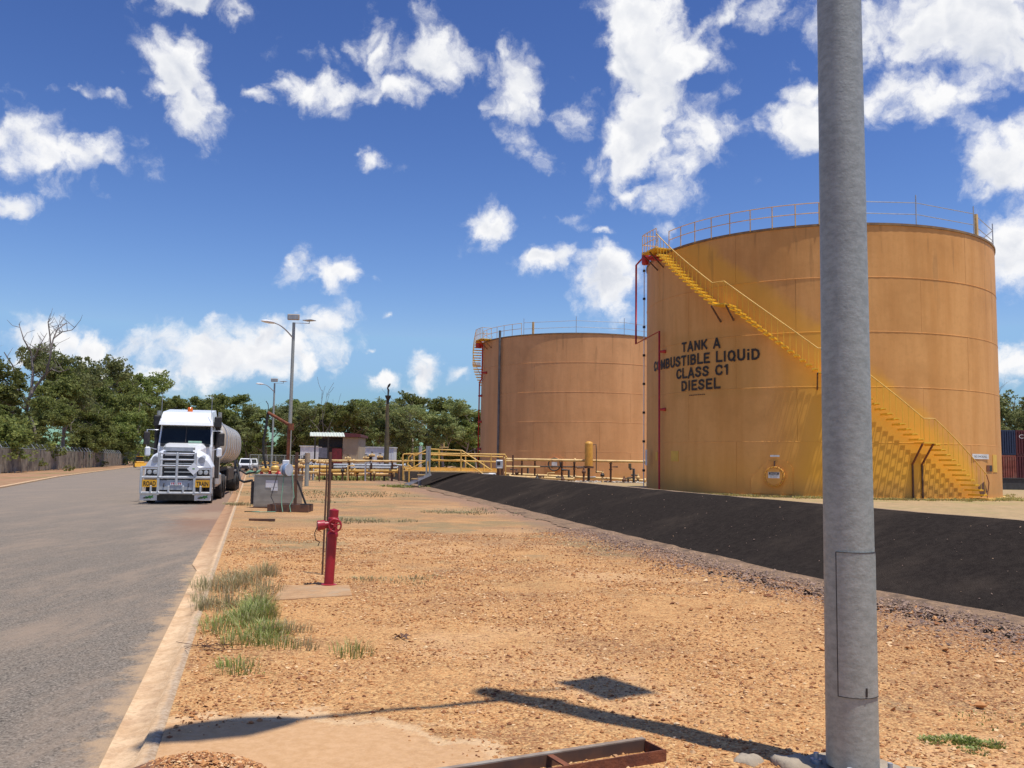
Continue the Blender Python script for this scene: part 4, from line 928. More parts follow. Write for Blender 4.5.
def tree_meshes(seed, H, spread, nleaf, lm, lsize=.20, trunk_r=.2, dense=1.0, low=False):
    segs, tips = grow(seed, H, spread, trunk_r, .12 if low else .28)
    mb = MB()
    for pts, rr in segs: mb.tube(pts, rr, 6 if rr[0] > .05 else 4, cap=False)
    tm = mb.mesh('trunk', M['bark']); r2 = np.random.default_rng(seed)
    T = np.array([tuple(t[0]) for t in tips]); zmax = T[:, 2].max(); T[:, 2] *= H*.93/zmax; T = T[T[:, 2] > H*(.05 if low else .25)]
    ns_ = int(len(T)*(1.5 if low else .5)); sub = T[r2.integers(0, len(T), ns_)]+r2.normal(0, .5, (ns_, 3)); C_ = np.concatenate([T, sub])
    if low:
        k = 70; C_ = np.concatenate([C_, np.stack([r2.normal(0, H*.20, k), r2.normal(0, H*.20, k), r2.uniform(.3, H*.45, k)], -1)])
    idx = r2.integers(0, len(C_), nleaf); R = r2.uniform(.28, .72 if not low else .85, len(C_))[idx]*H/12
    off = r2.normal(0, 1, (nleaf, 3)); off /= np.linalg.norm(off, axis=1)[:, None]; off *= (R*r2.uniform(.25, 1, nleaf)**.5)[:, None]; off[:, 2] *= .62
    P = C_[idx]+off; u = r2.normal(0, 1, (nleaf, 3)); u /= np.linalg.norm(u, axis=1)[:, None]; v = np.cross(u, off+r2.normal(0, .4, (nleaf, 3))); v /= np.linalg.norm(v, axis=1)[:, None]+1e-6
    s = lsize*r2.uniform(.6, 1.4, nleaf)[:, None]; u *= s; v *= s*.55; q = np.stack([P-u, P-v, P+u, P+v], 1).reshape(-1, 3)
    F = np.arange(nleaf*4).reshape(-1, 4); return tm, raw_mesh('crown', q, F, lm)
PROT = [tree_meshes(11, 12, 1.0, 17000, LEAF[0], .14), tree_meshes(23, 12, .8, 15000, LEAF[1], .135), tree_meshes(31, 12, 1.15, 18000, LEAF[0], .145), tree_meshes(47, 12, .9, 15000, LEAF[1], .125),
        tree_meshes(5, 11, 1.2, 27000, LEAF[0], .135, low=True), tree_meshes(9, 11, 1.0, 27000, LEAF[0], .135, low=True), tree_meshes(77, 12, .7, 10000, LEAF[1], .13)]
def tree(px, Y, top, k, label, group, sxy=1.0, zb=-.15):
    p = D(px, 400, Y); zt = D(px, top, Y).z; h = 12 if k not in (4, 5) else 11; s = (zt-zb)/h
    t = thing('eucalypt_tree', label, 'tree', (p.x, Y, zb), random.uniform(0, 6.28), group); t.scale = (s*sxy, s*sxy, s)
    share(PROT[k][0], 'trunk', t); share(PROT[k][1], 'crown', t); return t
random.seed(21)
LG = 'dense trees behind the left fence'
def fence_depth(px):
    lo, hi = 40., 400.
    for _ in range(40):
        mid = (lo+hi)/2; x = D(px, 460, mid).x; fx = -46.42-(mid-81.4)*.3217
        if x > fx: lo = mid
        else: hi = mid
    return lo
[vary(m_) for m_ in LEAF]
for i, (px, dY, top, k, sx_, lab) in enumerate([
    (-26, 12, 352, 4, 1.2, 'bushy dark tree cut by the left edge of the photo'), (8, 14, 354, 5, 1.1, 'dark bushy tree leftmost in full behind the fence and the dead tree'),
    (40, 16, 356, 4, .9, 'tree right behind the bare dead tree, bushy to the ground'), (64, 12, 337, 3, .9, 'tallest left tree with a thin open top, beside the dead tree'),
    (84, 14, 378, 5, 1.0, 'rounded green tree just right of the thin topped tall tree'), (104, 18, 353, 1, .95, 'open crowned tree rising above the middle of the left row'),
    (118, 12, 378, 4, 1.0, 'broad low bushy tree at the middle of the left row, over the fence'), (143, 20, 374, 5, .8, 'bushy tree directly left of the truck cab'),
    (28, 11, 398, 4, 1.1, 'low thicket tree growing against the fence below the dead tree'), (78, 15, 404, 5, 1.1, 'low thicket tree pressed on the fence right of the dead tree'),
    (112, 16, 408, 4, 1.0, 'low thicket tree pressed on the fence nearest the truck'), (0, 11, 404, 5, 1.1, 'low thicket tree against the fence at the left edge'),
    (160, -10, 392, 2, .9, 'tree standing behind the truck cab roof'), (130, 30, 366, 0, .9, 'tall rounded tree in second row left of the truck')]):
    tree(px, min(fence_depth(px), 200)+dY, top, k, lab, LG, sx_)
BG = 'line of eucalypts across the background'
pxs = [(186, 392), (204, 396), (222, 390), (236, 402), (252, 408), (268, 404), (284, 398), (300, 396), (314, 402), (330, 396), (348, 400), (364, 402), (380, 396), (396, 402), (414, 396), (430, 392), (446, 398), (462, 400), (476, 410), (490, 404)]
wh = ['right above the truck cab', 'over the left half of the tanker', 'over the tail of the tanker', 'between the tanker tail and the small lamp post', 'left of the small far lamp post', 'behind the small far lamp post', 'left of the nearer of the two distant lamp posts', 'behind the nearer of the two distant lamp posts',
      'left above the shed roof', 'over the middle of the shed', 'right over the shed end wall', 'above the white hut', 'left of the dark nozzle mast', 'right of the dark nozzle mast', 'behind the left end of the yellow walkway', 'behind the middle of the yellow walkway', 'behind the right half of the yellow walkway', 'just left of the farther tank', 'touching the left edge of the farther tank', 'mostly hidden behind the farther tank']
for i, (px, top) in enumerate(pxs):
    tree(px+random.uniform(-3, 3), 128+random.uniform(-8, 22), top+random.uniform(-3, 3), [0, 3, 2, 1, 6, 0, 1, 2, 3, 0][i % 10], 'background eucalypt '+wh[i], BG, 1.1)
for i, (px, w) in enumerate(zip(range(192, 500, 17), ['truck roof', 'tanker front', 'tanker middle', 'tanker tail', 'white utes', 'loading arm', 'cabinet post', 'distant lamp post', 'shed awning', 'shed middle', 'shed wall', 'white hut left', 'white hut right', 'nozzle mast', 'walkway steps', 'walkway deck', 'walkway landing', 'walkway right rail', 'farther tank edge'])):
    tree(px, 165+random.uniform(-6, 10), 430+random.uniform(-8, 6), 4+(i % 2), 'low dark bushy tree in the background behind the '+w, 'dark understorey trees across the background', 1.25)
tree(1012, 118, 372, 6, 'open crowned tree right of the near tank behind the containers', 'trees behind the containers', .95)
tree(1040, 112, 392, 1, 'tree cut by the right edge of the photo above the containers', 'trees behind the containers', 1.0)
# dead tree
p = D(37, 446, 103); t = thing('dead_tree', 'bare bleached dead tree with forked limbs above the left trees', 'dead tree', (p.x, 103, 0)); o_ = Vector((p.x, 103, 0))
LIMB = [([(38, 470), (37, 446), (33, 425), (27, 411), (29, 398), (36, 386), (46, 374), (50, 358), (53, 340), (57, 330), (66, 323)], .30, .05), ([(28, 405), (20, 392), (16, 378), (13, 366), (4, 352)], .22, .05),
        ([(31, 396), (33, 372), (31, 352), (24, 340), (19, 324)], .20, .04), ([(46, 374), (52, 369), (60, 372), (70, 369)], .14, .04), ([(51, 352), (50, 336), (48, 322), (51, 318)], .13, .03), ([(34, 360), (40, 345), (47, 333)], .10, .03),
        ([(20, 392), (8, 386), (0, 390)], .12, .03), ([(54, 338), (62, 332), (72, 330), (76, 326)], .09, .025), ([(27, 411), (14, 400), (6, 398)], .12, .03)]
mb = MB(); rs = random.Random(4)
for pts, r0, r1 in LIMB:
    P3 = [D(x, y, 103+2.0*math.sin(k*1.7+x))-o_ for k, (x, y) in enumerate(pts)]; n_ = len(P3)
    mb.tube(P3, [r0+(r1-r0)*(k/(n_-1))**.7 for k in range(n_)], 7, cap=False)
    for _ in range(9):
        k = rs.randrange(max(0, n_-4), n_-1) if n_ > 5 else rs.randrange(0, n_-1); q = P3[k].lerp(P3[k+1], rs.random()); d = Vector((rs.gauss(0, .7), rs.gauss(0, .5), rs.uniform(.2, 1))).normalized(); L = rs.uniform(.8, 2.4)
        a_ = q+d*L*.5+Vector((rs.gauss(0, .15), 0, rs.gauss(0, .15))); b_ = q+d*L+Vector((rs.gauss(0, .3), 0, rs.gauss(0, .2))); mb.tube([q, a_, b_], [.035, .025, .015], 4, cap=False)
mb.build('trunk', M['deadwood'], t)
segs, tips = grow(91, 12, .6, .12, .4, 2, 4); mb = MB()
for pts, rr in segs: mb.tube(pts, [max(r, .03) for r in rr], 4, cap=False)
p = D(326, 400, 122); t = thing('dead_tree', 'thin bare dead tree top showing above the shed', 'dead tree', (p.x, 122, -.1)); mb.build('trunk', M['deadwood'], t)
zt = D(326, 378, 122).z; hm = max(max(q.z for q in pts) for pts, _ in segs); t.scale = (.6, .6, zt/hm)
# far low ridge so that the horizon closes
mb = MB(); vs = []; fs = []; n = 160
for i in range(n+1):
    a = rad(-75+150*i/n); R = 420; x, y = R*math.sin(a), R*math.cos(a); h = 7+5*mnoise.noise(Vector((i*.13, 0, 0)))+3*mnoise.noise(Vector((i*.8, 2, 0))); 
    vs += [(x, y, -1), (x, y, h), (x*1.15, y*1.15, h*.9)]
for i in range(n): fs += [(i*3, i*3+3, i*3+4, i*3+1), (i*3+1, i*3+4, i*3+5, i*3+2)]
M['ridge'] = mat('distant_bush_ridge', (.055, .075, .045), (.03, .045, .03), .9, 0, .15, 8, .7)
tag(mb.add(vs, fs).build('hills', M['ridge']), kind='structure')

# ------------------------------------------------------------------ left perimeter fence
M['shade'] = mat('weathered_shade_cloth', (.29, .245, .175), (.16, .13, .09), .9, 0, .9, 8, .7, dirt=(.06, .05, .04), dscale=.5, damt=.9)
fa = Vector((-46.42, 81.4, 0)); fb = Vector((-71.8, 160.3, 0)); fd = (fb-fa).normalized(); fn = Vector((-fd.y, fd.x, 0))
if fn.x > 0: fn = -fn
t = thing('perimeter_fence', 'dirty brown shade cloth fence with outward barbed wire arms along the left trees', 'fence', (0, 0, 0))
pan = []
for i in range(-9, 37):
    p = fa+fd*3.0*i
    MB().tube([p+Vector((0, 0, -.1)), p+Vector((0, 0, 2.35))], .045, 6).build('post', M['galv'], t)
    MB().tube([p+Vector((0, 0, 2.35)), p+fn*.42+Vector((0, 0, 2.9))], .035, 5).build('barb_arm', M['galv_clean'], t)
    if i < 36:
        q = p+fd*3; vs = []; fs = []; gap = random.random() < .25; m_, nn = 7, 6
        for a in range(nn+1):
            for b in range(m_+1): vs.append(p.lerp(q, a/nn)+Vector((0, 0, .04+2.22*b/m_))+fn*(.06*mnoise.noise(Vector((i*3+a*.6, b*.7, 0)))-.05))
        for a in range(nn):
            for b in range(m_):
                if gap and ((a > 2 and b > 3) or random.random() < .08): continue
                fs.append((a*(m_+1)+b, (a+1)*(m_+1)+b, (a+1)*(m_+1)+b+1, a*(m_+1)+b+1))
        MB().add(vs, fs, True).build('shade_cloth', M['shade'], t)
s0, s1 = fa+fd*-27, fa+fd*108
for nm, z in (('top_rail', 2.33), ('middle_rail', 1.05)): MB().tube([s0+Vector((0, 0, z)), s1+Vector((0, 0, z))], .03, 5).build(nm, M['dark'] if z < 2 else M['galv'], t)
for z, o_ in ((2.56, .15), (2.72, .28), (2.87, .40)): MB().tube([s0+fn*o_+Vector((0, 0, z)), s1+fn*o_+Vector((0, 0, z))], .008, 3).build('barbed_wire', M['galv'], t)
for i, px in enumerate((2, 60, 86, 118)): pass

# ------------------------------------------------------------------ road train
TRK = D(176, 480, 32.4); TZ = -.08; TA = rad(13.75)
t = thing('tanker_truck', 'white bonneted road train with steel bull bar and long pale tanker trailer beside the kerb', 'truck', (TRK.x, 32.4, TZ), TA)
M['cab'] = mat('white_truck_paint', (.82, .83, .83), (.76, .77, .77), .22, 0, 2, spec=.6)
M['glass'] = mat('windscreen_glass', (.008, .011, .013), None, .12, 0, spec=.25)
M['alloy'] = mat('polished_alloy', (.66, .67, .68), (.54, .55, .56), .3, .5, 5)
M['grille'] = mat('dark_grille', (.025, .025, .028), (.05, .05, .05), .4, .3, 20)
M['barrel'] = mat('dusty_tanker_barrel', (.62, .56, .46), (.50, .44, .35), .4, .15, .8, 4, .5, stretch=(.3, 1, .3), dirt=(.30, .22, .15), damt=.6)
M['plate_y'] = mat('yellow_plate', (.80, .42, .02), (.72, .36, .02), .5)
M['flap'] = mat('pale_mudflap', (.74, .71, .62), (.66, .63, .55), .5)
M['green'] = mat('green_logo', (.10, .34, .05), None, .5)
M['beacon'] = mat('orange_beacon', (.8, .16, .02), None, .2)
M['redtxt'] = mat('red_print', (.50, .05, .05), None, .5)
def wheel(c, r=.50, w=.28, parent=t, dual=False):
    mb = MB().lathe([(r*.58, -w/2), (r*.93, -w/2), (r, -w*.36), (r, w*.36), (r*.93, w/2), (r*.58, w/2)], c, 28, (1, 0, 0)).lathe([(r*.97, -w*.1), (r*.97, w*.1)], c, 28, (1, 0, 0))
    o = mb.build('wheel', M['black'], parent); MB().lathe([(r*.60, -w*.42), (r*.5, -w*.25), (r*.2, -w*.25), (r*.18, -w*.45), (0, -w*.45)], c, 20, (1, 0, 0)).lathe([(r*.60, w*.42), (r*.5, w*.25), (r*.2, w*.25), (r*.18, w*.45), (0, w*.45)], c, 20, (1, 0, 0)).build('rim', M['alloy'], o)
# chassis and under body
for x in (-.42, .42): MB().box((x, 4.0, .82), (.10, 7.0, .28)).build('chassis_rail', M['dark'], t)
MB().box((0, 2.5, .46), (1.75, 3.9, .66)).build('underbody_shade_block', M['black'], t)  # black mass added as the shadow beneath the truck front
for x in (-1.02, 1.02): wheel((x, 1.45, .50))
for y in (5.4, 6.75):
    for x in (-.98, .98): wheel((x, y, .50), w=.5)
# bonnet: tapered box with sloped top
def loft(secs, name, m, parent, smooth=False):
    vs = [p for s_ in secs for p in s_]; n = len(secs[0]); fs = []
    for i in range(len(secs)-1):
        for k in range(n): fs.append((i*n+k, i*n+(k+1) % n, (i+1)*n+(k+1) % n, (i+1)*n+k))
    fs += [tuple(range(n-1, -1, -1)), tuple(len(vs)-n+k for k in range(n))]
    return MB().add(vs, fs, smooth).build(name, m, parent)
def rsec(y, w0, w1, z0, z1, c=.14): return [(-w0, y, z0), (w0, y, z0), (w1, y, z1-c), (w1-c*.6, y, z1-c*.25), (w1-c*1.6, y, z1), (-w1+c*1.6, y, z1), (-w1+c*.6, y, z1-c*.25), (-w1, y, z1-c)]
loft([rsec(.62, .56, .54, .75, 1.98), rsec(.9, .60, .58, .75, 2.06), rsec(2.5, .86, .82, .8, 2.28)], 'bonnet', M['cab'], t)
for s_ in (-1, 1):   # front guards swept over the wheels
    prof = []
    for i in range(9):
        a = PI*(i/8); prof.append((1.45-.72*math.cos(a), .62+.62*math.sin(a)))
    vs = []; fs = []
    for (y, z) in [(.55, 1.05)]+prof+[(2.3, .62)]:
        vs += [(s_*.55, y, z+.12), (s_*.95, y, z+.12), (s_*1.14, y, z+.03), (s_*1.17, y, z-.10)]
    for i in range(10):
        for k in range(3): fs.append((i*4+k, i*4+k+1, i*4+5+k, i*4+4+k))
    MB().add(vs, fs, True).build('front_guard', M['cab'], t)
    loft([[(s_*.56, .50, .98), (s_*1.16, .58, .98), (s_*1.16, .58, 1.36), (s_*.98, .56, 1.60), (s_*.56, .50, 1.78)], [(s_*.56, 1.3, .98), (s_*1.2, 1.3, .98), (s_*1.2, 1.3, 1.40), (s_*1.0, 1.3, 1.78), (s_*.56, 1.3, 2.05)]], 'guard_nose', M['cab'], t)
    MB().box((s_*.88, .49, 1.16), (.44, .05, .24), bev=.02).build('headlight', M['grille'], t)
    for x in (.78, .98): MB().lathe([(.085, 0), (.075, -.03), (0, -.035)], (s_*x, .47, 1.16), 14, (0, 1, 0)).build('lamp', M['alloy'], t)
    # air cleaner
    MB().lathe([(.0, 0), (.115, 0), (.125, .04), (.125, .6), (0, .6)], (s_*.80, .50, 1.62), 18, (0, 1, .12)).build('air_cleaner', M['galv_clean'], t)
    # cab corner stack and intake
    MB().tube([(s_*1.13, 3.0, .9), (s_*1.13, 3.0, 2.95)], .10, 12).build('intake_pipe', M['dark'], t)
    MB().box((s_*1.13, 2.95, 3.12), (.27, .34, .46), bev=.05).build('intake_head', M['black'], t)
    MB().tube([(s_*1.16, 3.4, .9), (s_*1.16, 3.4, 3.55)], .07, 12).build('exhaust_stack', M['galv'], t)
    # mirrors on their arms
    MB().box((s_*1.36, 2.0, 2.42), (.22, .10, .50), bev=.03).build('mirror', M['dark'], t)
    MB().tube([(s_*.98, 2.2, 2.75), (s_*1.36, 2.02, 2.75), (s_*1.36, 2.02, 2.1), (s_*1.02, 2.2, 2.0)], .02, 6).build('mirror_arm', M['alloy'], t)
    MB().box((s_*1.30, 1.95, 1.92), (.20, .13, .36), bev=.05).build('bonnet_mirror', M['cab'], t)
    MB().tube([(s_*.92, 2.35, 3.2), (s_*.92, 2.35, 4.15)], .010, 4).build('aerial', M['galv_clean'], t)
    MB().box((s_*.95, 4.3, .85), (.5, 1.3, .62), bev=.12).build('fuel_tank', M['alloy'], t)
# grille slats
MB().box((0, .60, 1.32), (1.10, .04, 1.20)).build('grille', M['grille'], t)
for k in range(7): MB().box((0, .565, .86+.155*k), (.98, .03, .035)).build('grille_slat', M['alloy'], t)
MB().box((0, .56, 2.0), (.96, .04, .12)).build('grille_badge', M['galv_clean'], t)
# cab
loft([[(-.98, 2.35, .95), (.98, 2.35, .95), (1.0, 2.35, 2.15), (-1.0, 2.35, 2.15)], [(-1.04, 3.0, .95), (1.04, 3.0, .95), (1.04, 3.0, 2.15), (-1.04, 3.0, 2.15)], [(-1.04, 4.5, .95), (1.04, 4.5, .95), (1.04, 4.5, 2.15), (-1.04, 4.5, 2.15)]], 'cab', M['cab'], t)
loft([[(-1.0, 2.42, 2.15), (1.0, 2.42, 2.15), (.95, 2.62, 2.98), (-.95, 2.62, 2.98)], [(-1.04, 4.5, 2.15), (1.04, 4.5, 2.15), (1.02, 4.5, 2.98), (-1.02, 4.5, 2.98)]], 'cab_upper', M['cab'], t)
MB().add([(-.93, 2.40, 2.24), (.93, 2.40, 2.24), (.89, 2.575, 2.93), (-.89, 2.575, 2.93), (-.93, 2.44, 2.24), (.93, 2.44, 2.24), (.89, 2.615, 2.93), (-.89, 2.615, 2.93)], [(0, 1, 2, 3), (7, 6, 5, 4), (0, 4, 5, 1), (3, 2, 6, 7), (0, 3, 7, 4), (1, 5, 6, 2)]).build('windscreen', M['glass'], t)
MB().bar((0, 2.385, 2.25), (0, 2.56, 2.93), .03).build('screen_pillar', M['dark'], t)
for s_ in (-1, 1): MB().box((s_*1.03, 3.1, 2.5), (.02, .8, .6)).build('side_window', M['glass'], t)
MB().box((.35, 2.39, 2.32), (.5, .012, .07)).build('dashboard_paper', M['plate_g'], t)
loft([[(-1.0, 2.30, 2.96), (1.0, 2.30, 2.96), (.98, 2.36, 3.08), (-.98, 2.36, 3.08)], [(-.99, 2.75, 2.96), (.99, 2.75, 2.96), (.90, 2.65, 3.48), (-.90, 2.65, 3.48)], [(-1.02, 4.6, 2.96), (1.02, 4.6, 2.96), (.90, 4.6, 3.68), (-.90, 4.6, 3.68)]], 'roof_fairing', M['cab'], t)
for x in (-.75, -.4, -.1, .1, .4, .75): MB().lathe([(.03, 0), (.02, -.05), (0, -.055)], (x, 2.55, 3.22), 8, (0, 1, 0)).build('marker_lamp', M['alloy'], t)
for x in (-.6, .6): MB().box((x, 2.62, 3.30), (.22, .03, .03)).build('roof_vent', M['dark'], t)
MB().lathe([(.10, 0), (.10, .13), (.07, .17), (0, .18)], (.02, 3.3, 3.54), 14).build('beacon', M['beacon'], t)
MB().box((0, .585, 2.03), (1.10, .06, .10)).build('grille_surround', M['galv'], t)
MB().box((0, 2.32, 2.18), (1.8, .12, .10)).build('cowl_panel', M['grille'], t)
# bull bar
bb = [(-.62, .0), (.62, .0)]
for x in (-.62, .62): MB().box((x, .12, 1.12), (.10, .09, 1.55), bev=.02).build('bar_upright', M['alloy'], t)
MB().box((0, .10, 1.28), (.09, .07, 1.20), bev=.02).build('bar_upright', M['alloy'], t)
for x in (-1.2, 1.2): MB().box((x, .12, .88), (.09, .09, .95), bev=.02).build('bar_upright', M['alloy'], t)
for z in (1.84, 1.62, 1.40): MB().tube([(-.64, .11, z), (.64, .11, z)], .032, 8).build('bar_rail', M['alloy'], t)
for z, th in ((.98, .08), (.42, .08)): MB().box((0, .11, z), (2.46, .07, th), bev=.015).build('bar_rail', M['alloy'], t)
for s_ in (-1, 1): MB().tube([(s_*.62, .11, 1.36), (s_*1.2, .11, 1.34), (s_*1.22, .2, 1.2)], .035, 8).build('bar_rail', M['alloy'], t)
MB().box((0, .16, .70), (1.15, .04, .34)).build('bumper_plate', M['galv_clean'], t)
for x in (-.85, -.25, .25, .85): MB().box((x, .07, .54), (.07, .06, .28), bev=.01).build('bar_step', M['alloy'], t)
R0 = Matrix(((1, 0, 0, 0), (0, 0, -1, 0), (0, 1, 0, 0), (0, 0, 0, 1)))   # plane facing -y
for x, s_ in ((-.90, 'ROAD'), (.90, 'TRAIN')):
    MB().box((x, .09, .76), (.50, .02, .26)).build('sign_plate', M['plate_y'], t)
    text_flat(s_, .42, .16, M['text'], t, Matrix.Translation((x, .077, .68)) @ R0, bold=.03)
MB().box((0, .125, .76), (.40, .02, .12)).build('number_plate', M['cab'], t)
mb = MB()
for i in range(6): mb.box((-.15+.06*i, .112, .76), (.035, .004, .07))
mb.build('plate_print', M['redtxt'], t)
for x in (-.42, .42): MB().ring((x, .11, .70), .06, .016, (1, 0, 0), 10).build('tow_hook', M['dark'], t)
D45 = Matrix.Rotation(rad(45), 4, 'Z')
MB().prism([(-.16, -.16), (.16, -.16), (.16, .16), (-.16, .16)], 0, .012, Matrix.Translation((.58, .05, 1.30)) @ R0 @ D45).build('hazard_diamond', M['cab'], t)
MB().prism([(-.04, -.02), (.04, -.02), (.04, .02), (-.04, .02)], .013, .016, Matrix.Translation((.58, .05, 1.30)) @ R0).build('diamond_print', M['green'], t)
for x in (-.93, .93):
    MB().box((x, .14, .27), (.58, .03, .24)).build('mud_flap', M['flap'], t)
    T_ = Matrix.Translation((x, .12, .27)) @ R0
    MB().prism([(-.14, -.05), (-.08, -.01), (-.10, .03), (-.02, .01), (.03, .05), (.10, .04), (.17, .09), (.15, .02), (.18, -.02), (.10, -.03), (.08, -.07), (.02, -.03), (-.05, -.06)], 0, .004, T_).build('flap_logo', M['green'], t)
    MB().prism([(-.19, -.04), (-.12, -.0), (-.07, -.02), (.02, -.01), (.0, -.05), (-.08, -.035), (-.12, -.06)], .005, .007, T_).build('flap_logo', M['text'], t)
# trailers
for (y0, y1, z0) in ((7.6, 18.6, 1.25),):
    n = 36; RX, RZ, CZ = 1.18, 1.0, 2.46
    sg = lambda v: math.copysign(abs(v)**.74, v)
    def el(y, k=1.0): return [(RX*k*sg(math.cos(2*PI*i/n)), y, CZ+RZ*k*sg(math.sin(2*PI*i/n))) for i in range(n)]
    secs = [el(y0-.18, .55), el(y0-.12, .85), el(y0, 1)] + [el(y0+(y1-y0)*i/4) for i in range(1, 5)] + [el(y1+.12, .85), el(y1+.18, .55)]
    vs = [p for s_ in secs for p in s_]; fs = [(i*n+k, i*n+(k+1) % n, (i+1)*n+(k+1) % n, (i+1)*n+k) for i in range(len(secs)-1) for k in range(n)] + [tuple(range(n-1, -1, -1)), tuple(len(vs)-n+k for k in range(n))]
    MB().add(vs, fs, True).build('tank_barrel', M['barrel'], t)
    for i in range(8):
        y = y0+.02+(y1-y0-.04)*i/7; mb = MB(); A = el(y-.035, 1.028); B = el(y+.035, 1.028); A0 = el(y-.035, .99); B0 = el(y+.035, .99); vs = A0+A+B+B0
        mb.add(vs, [(j*n+k, j*n+(k+1) % n, (j+1)*n+(k+1) % n, (j+1)*n+k) for j in range(3) for k in range(n)]).build('barrel_ring', M['alloy'], t)
    MB().box((0, (y0+y1)/2, 3.49), (.5, y1-y0-.6, .08)).build('catwalk', M['galv'], t)
    for y in np.linspace(y0+1, y1-1, 5): MB().lathe([(.25, 0), (.25, .16), (.2, .2), (0, .2)], (0, y, 3.49), 14).build('manlid', M['alloy'], t)
    for x in (-.45, .45): MB().box((x, (y0+y1)/2, 1.15), (.12, y1-y0, .2)).build('trailer_rail', M['dark'], t)
    for y in (y1-1.0, y1-2.25, y1-3.5):
        for x in (-.98, .98): wheel((x, y, .50), w=.5)
    for x in (-1.12, 1.12): MB().box((x, y0+4.2, .95), (.08, 4.2, .55)).build('side_locker', M['dark'], t)
    MB().box((1.16, y1-2.2, 1.10), (.06, 4.2, .06)).build('guard_rail', M['alloy'], t)
    MB().box((0, y1-.1, .9), (2.3, .12, .4)).build('rear_bumper', M['dark'], t)
    for y in (y0+2, y0+5.5): MB().bar((.5, y, 1.25), (.9, y, 1.5), .05).build('barrel_cradle', M['dark'], t)

# white utes far down the road
def ute(px, Y, label):
    p = D(px, 460, Y); t = thing('parked_ute', label, 'ute', (p.x, Y, -.08), rad(14), 'white utes parked behind the tanker')
    loft([[(-.85, 0, .45), (.85, 0, .45), (.85, 0, .95), (-.85, 0, .95)], [(-.9, .5, .4), (.9, .5, .4), (.9, .5, 1.08), (-.9, .5, 1.08)], [(-.9, 5, .4), (.9, 5, .4), (.9, 5, 1.12), (-.9, 5, 1.12)]], 'body', M['cab'], t)
    loft([[(-.82, 1.1, 1.08), (.82, 1.1, 1.08), (.68, 1.75, 1.76), (-.68, 1.75, 1.76)], [(-.82, 3.1, 1.08), (.82, 3.1, 1.08), (.7, 2.9, 1.80), (-.7, 2.9, 1.80)]], 'cabin', M['cab'], t)
    MB().add([(-.72, 1.12, 1.14), (.72, 1.12, 1.14), (.62, 1.64, 1.68), (-.62, 1.64, 1.68)], [(0, 1, 2, 3)]).build('windscreen', M['glass'], t)
    MB().box((0, -.02, .72), (.9, .06, .22)).build('grille', M['dark'], t)
    for x in (-.66, .66): MB().box((x, -.03, .78), (.3, .05, .16)).build('headlight', M['alloy'], t)
    MB().box((0, -.06, .50), (1.7, .14, .18)).build('bumper', M['dark'], t)
    for y in (.9, 4.0):
        for x in (-.8, .8): wheel((x, y, .36), .36, .24, t)
ute(245.2, 120, 'white ute nearer the tanker tail with a dark windscreen'); ute(251.5, 128, 'white ute right of the other one, farther back')
# small yellow loader beyond the left of the truck
p = D(139.5, 462, 150); t = thing('small_loader', 'small orange yellow loader by the fence left of the truck', 'loader', (p.x, 150, -.08), rad(30))
MB().box((0, 0, .75), (1.3, 2.0, .55), bev=.08).build('body', M['plate_y'], t); MB().box((0, .2, 1.4), (1.0, .9, .85), bev=.06).build('cab_frame', M['dark'], t); MB().box((0, .2, 1.86), (1.1, 1.1, .07)).build('cab_roof', M['plate_y'], t)
loft([[(-.9, -1.7, .15), (.9, -1.7, .15), (.9, -1.5, .75), (-.9, -1.5, .75)], [(-.9, -1.2, .15), (.9, -1.2, .15), (.9, -1.3, .7), (-.9, -1.3, .7)]], 'bucket', M['plate_y'], t)
for x in (-.5, .5): MB().bar((x, .5, 1.2), (x, -1.3, .5), .1).build('lift_arm', M['plate_y'], t)
for y in (-.6, .6):
    for x in (-.68, .68): wheel((x, y, .38), .38, .26, t)

# ------------------------------------------------------------------ pump cabinet, plinth, loading arm
A = G(252.5, 508); t = thing('pump_cabinet', 'dull stainless steel pump cabinet with a paper notice beside the kerb', 'cabinet', (A.x, A.y, 0), rad(-4))
MB().box((.68, .5, .55), (1.34, 1.0, 1.04), bev=.02).build('cabinet_body', M['stainless'], t); MB().box((.68, .48, 1.085), (1.42, 1.08, .035)).build('lid', M['stainless'], t)
MB().box((.68, -.006, .56), (1.20, .014, .90)).build('door', M['stainless'], t); MB().box((.68, .5, .01), (1.38, 1.02, .06)).build('base_frame', M['rust_brown'], t)
MB().box((.62, -.02, .80), (.40, .008, .24)).build('notice', M['white'], t); MB().box((.72, -.02, .64), (.22, .008, .12)).build('notice', M['white'], t)
MB().box((-.05, .4, .5), (.10, .7, .75), bev=.01).build('side_shade_block', M['dark'], t)  # dark block added as the shaded left side of the cabinet
for k in range(5): MB().box((-.11, .4, .25+.13*k), (.02, .6, .05)).build('side_slat', M['black'], t)
A = G(267, 512); t = thing('equipment_plinth', 'brown steel channel plinth carrying the hose reel post', 'plinth', (A.x, A.y, 0), rad(2))
MB().box((.62, .02, .12), (1.24, .04, .22)).build('front_channel', M['rust_brown'], t); MB().box((.62, .84, .12), (1.24, .04, .22)).build('rear_channel', M['rust_brown'], t)
for x in (.02, 1.22): MB().box((x, .43, .12), (.04, .78, .218)).build('side_channel', M['rust_brown'], t)
MB().box((.62, .43, .2), (1.16, .76, .02)).build('deck', M['rust_brown'], t)
t = thing('hose_reel_post', 'slim grey post with a blue and white hose reel and green hoses', 'hose reel', (A.x, A.y, .21), rad(2))
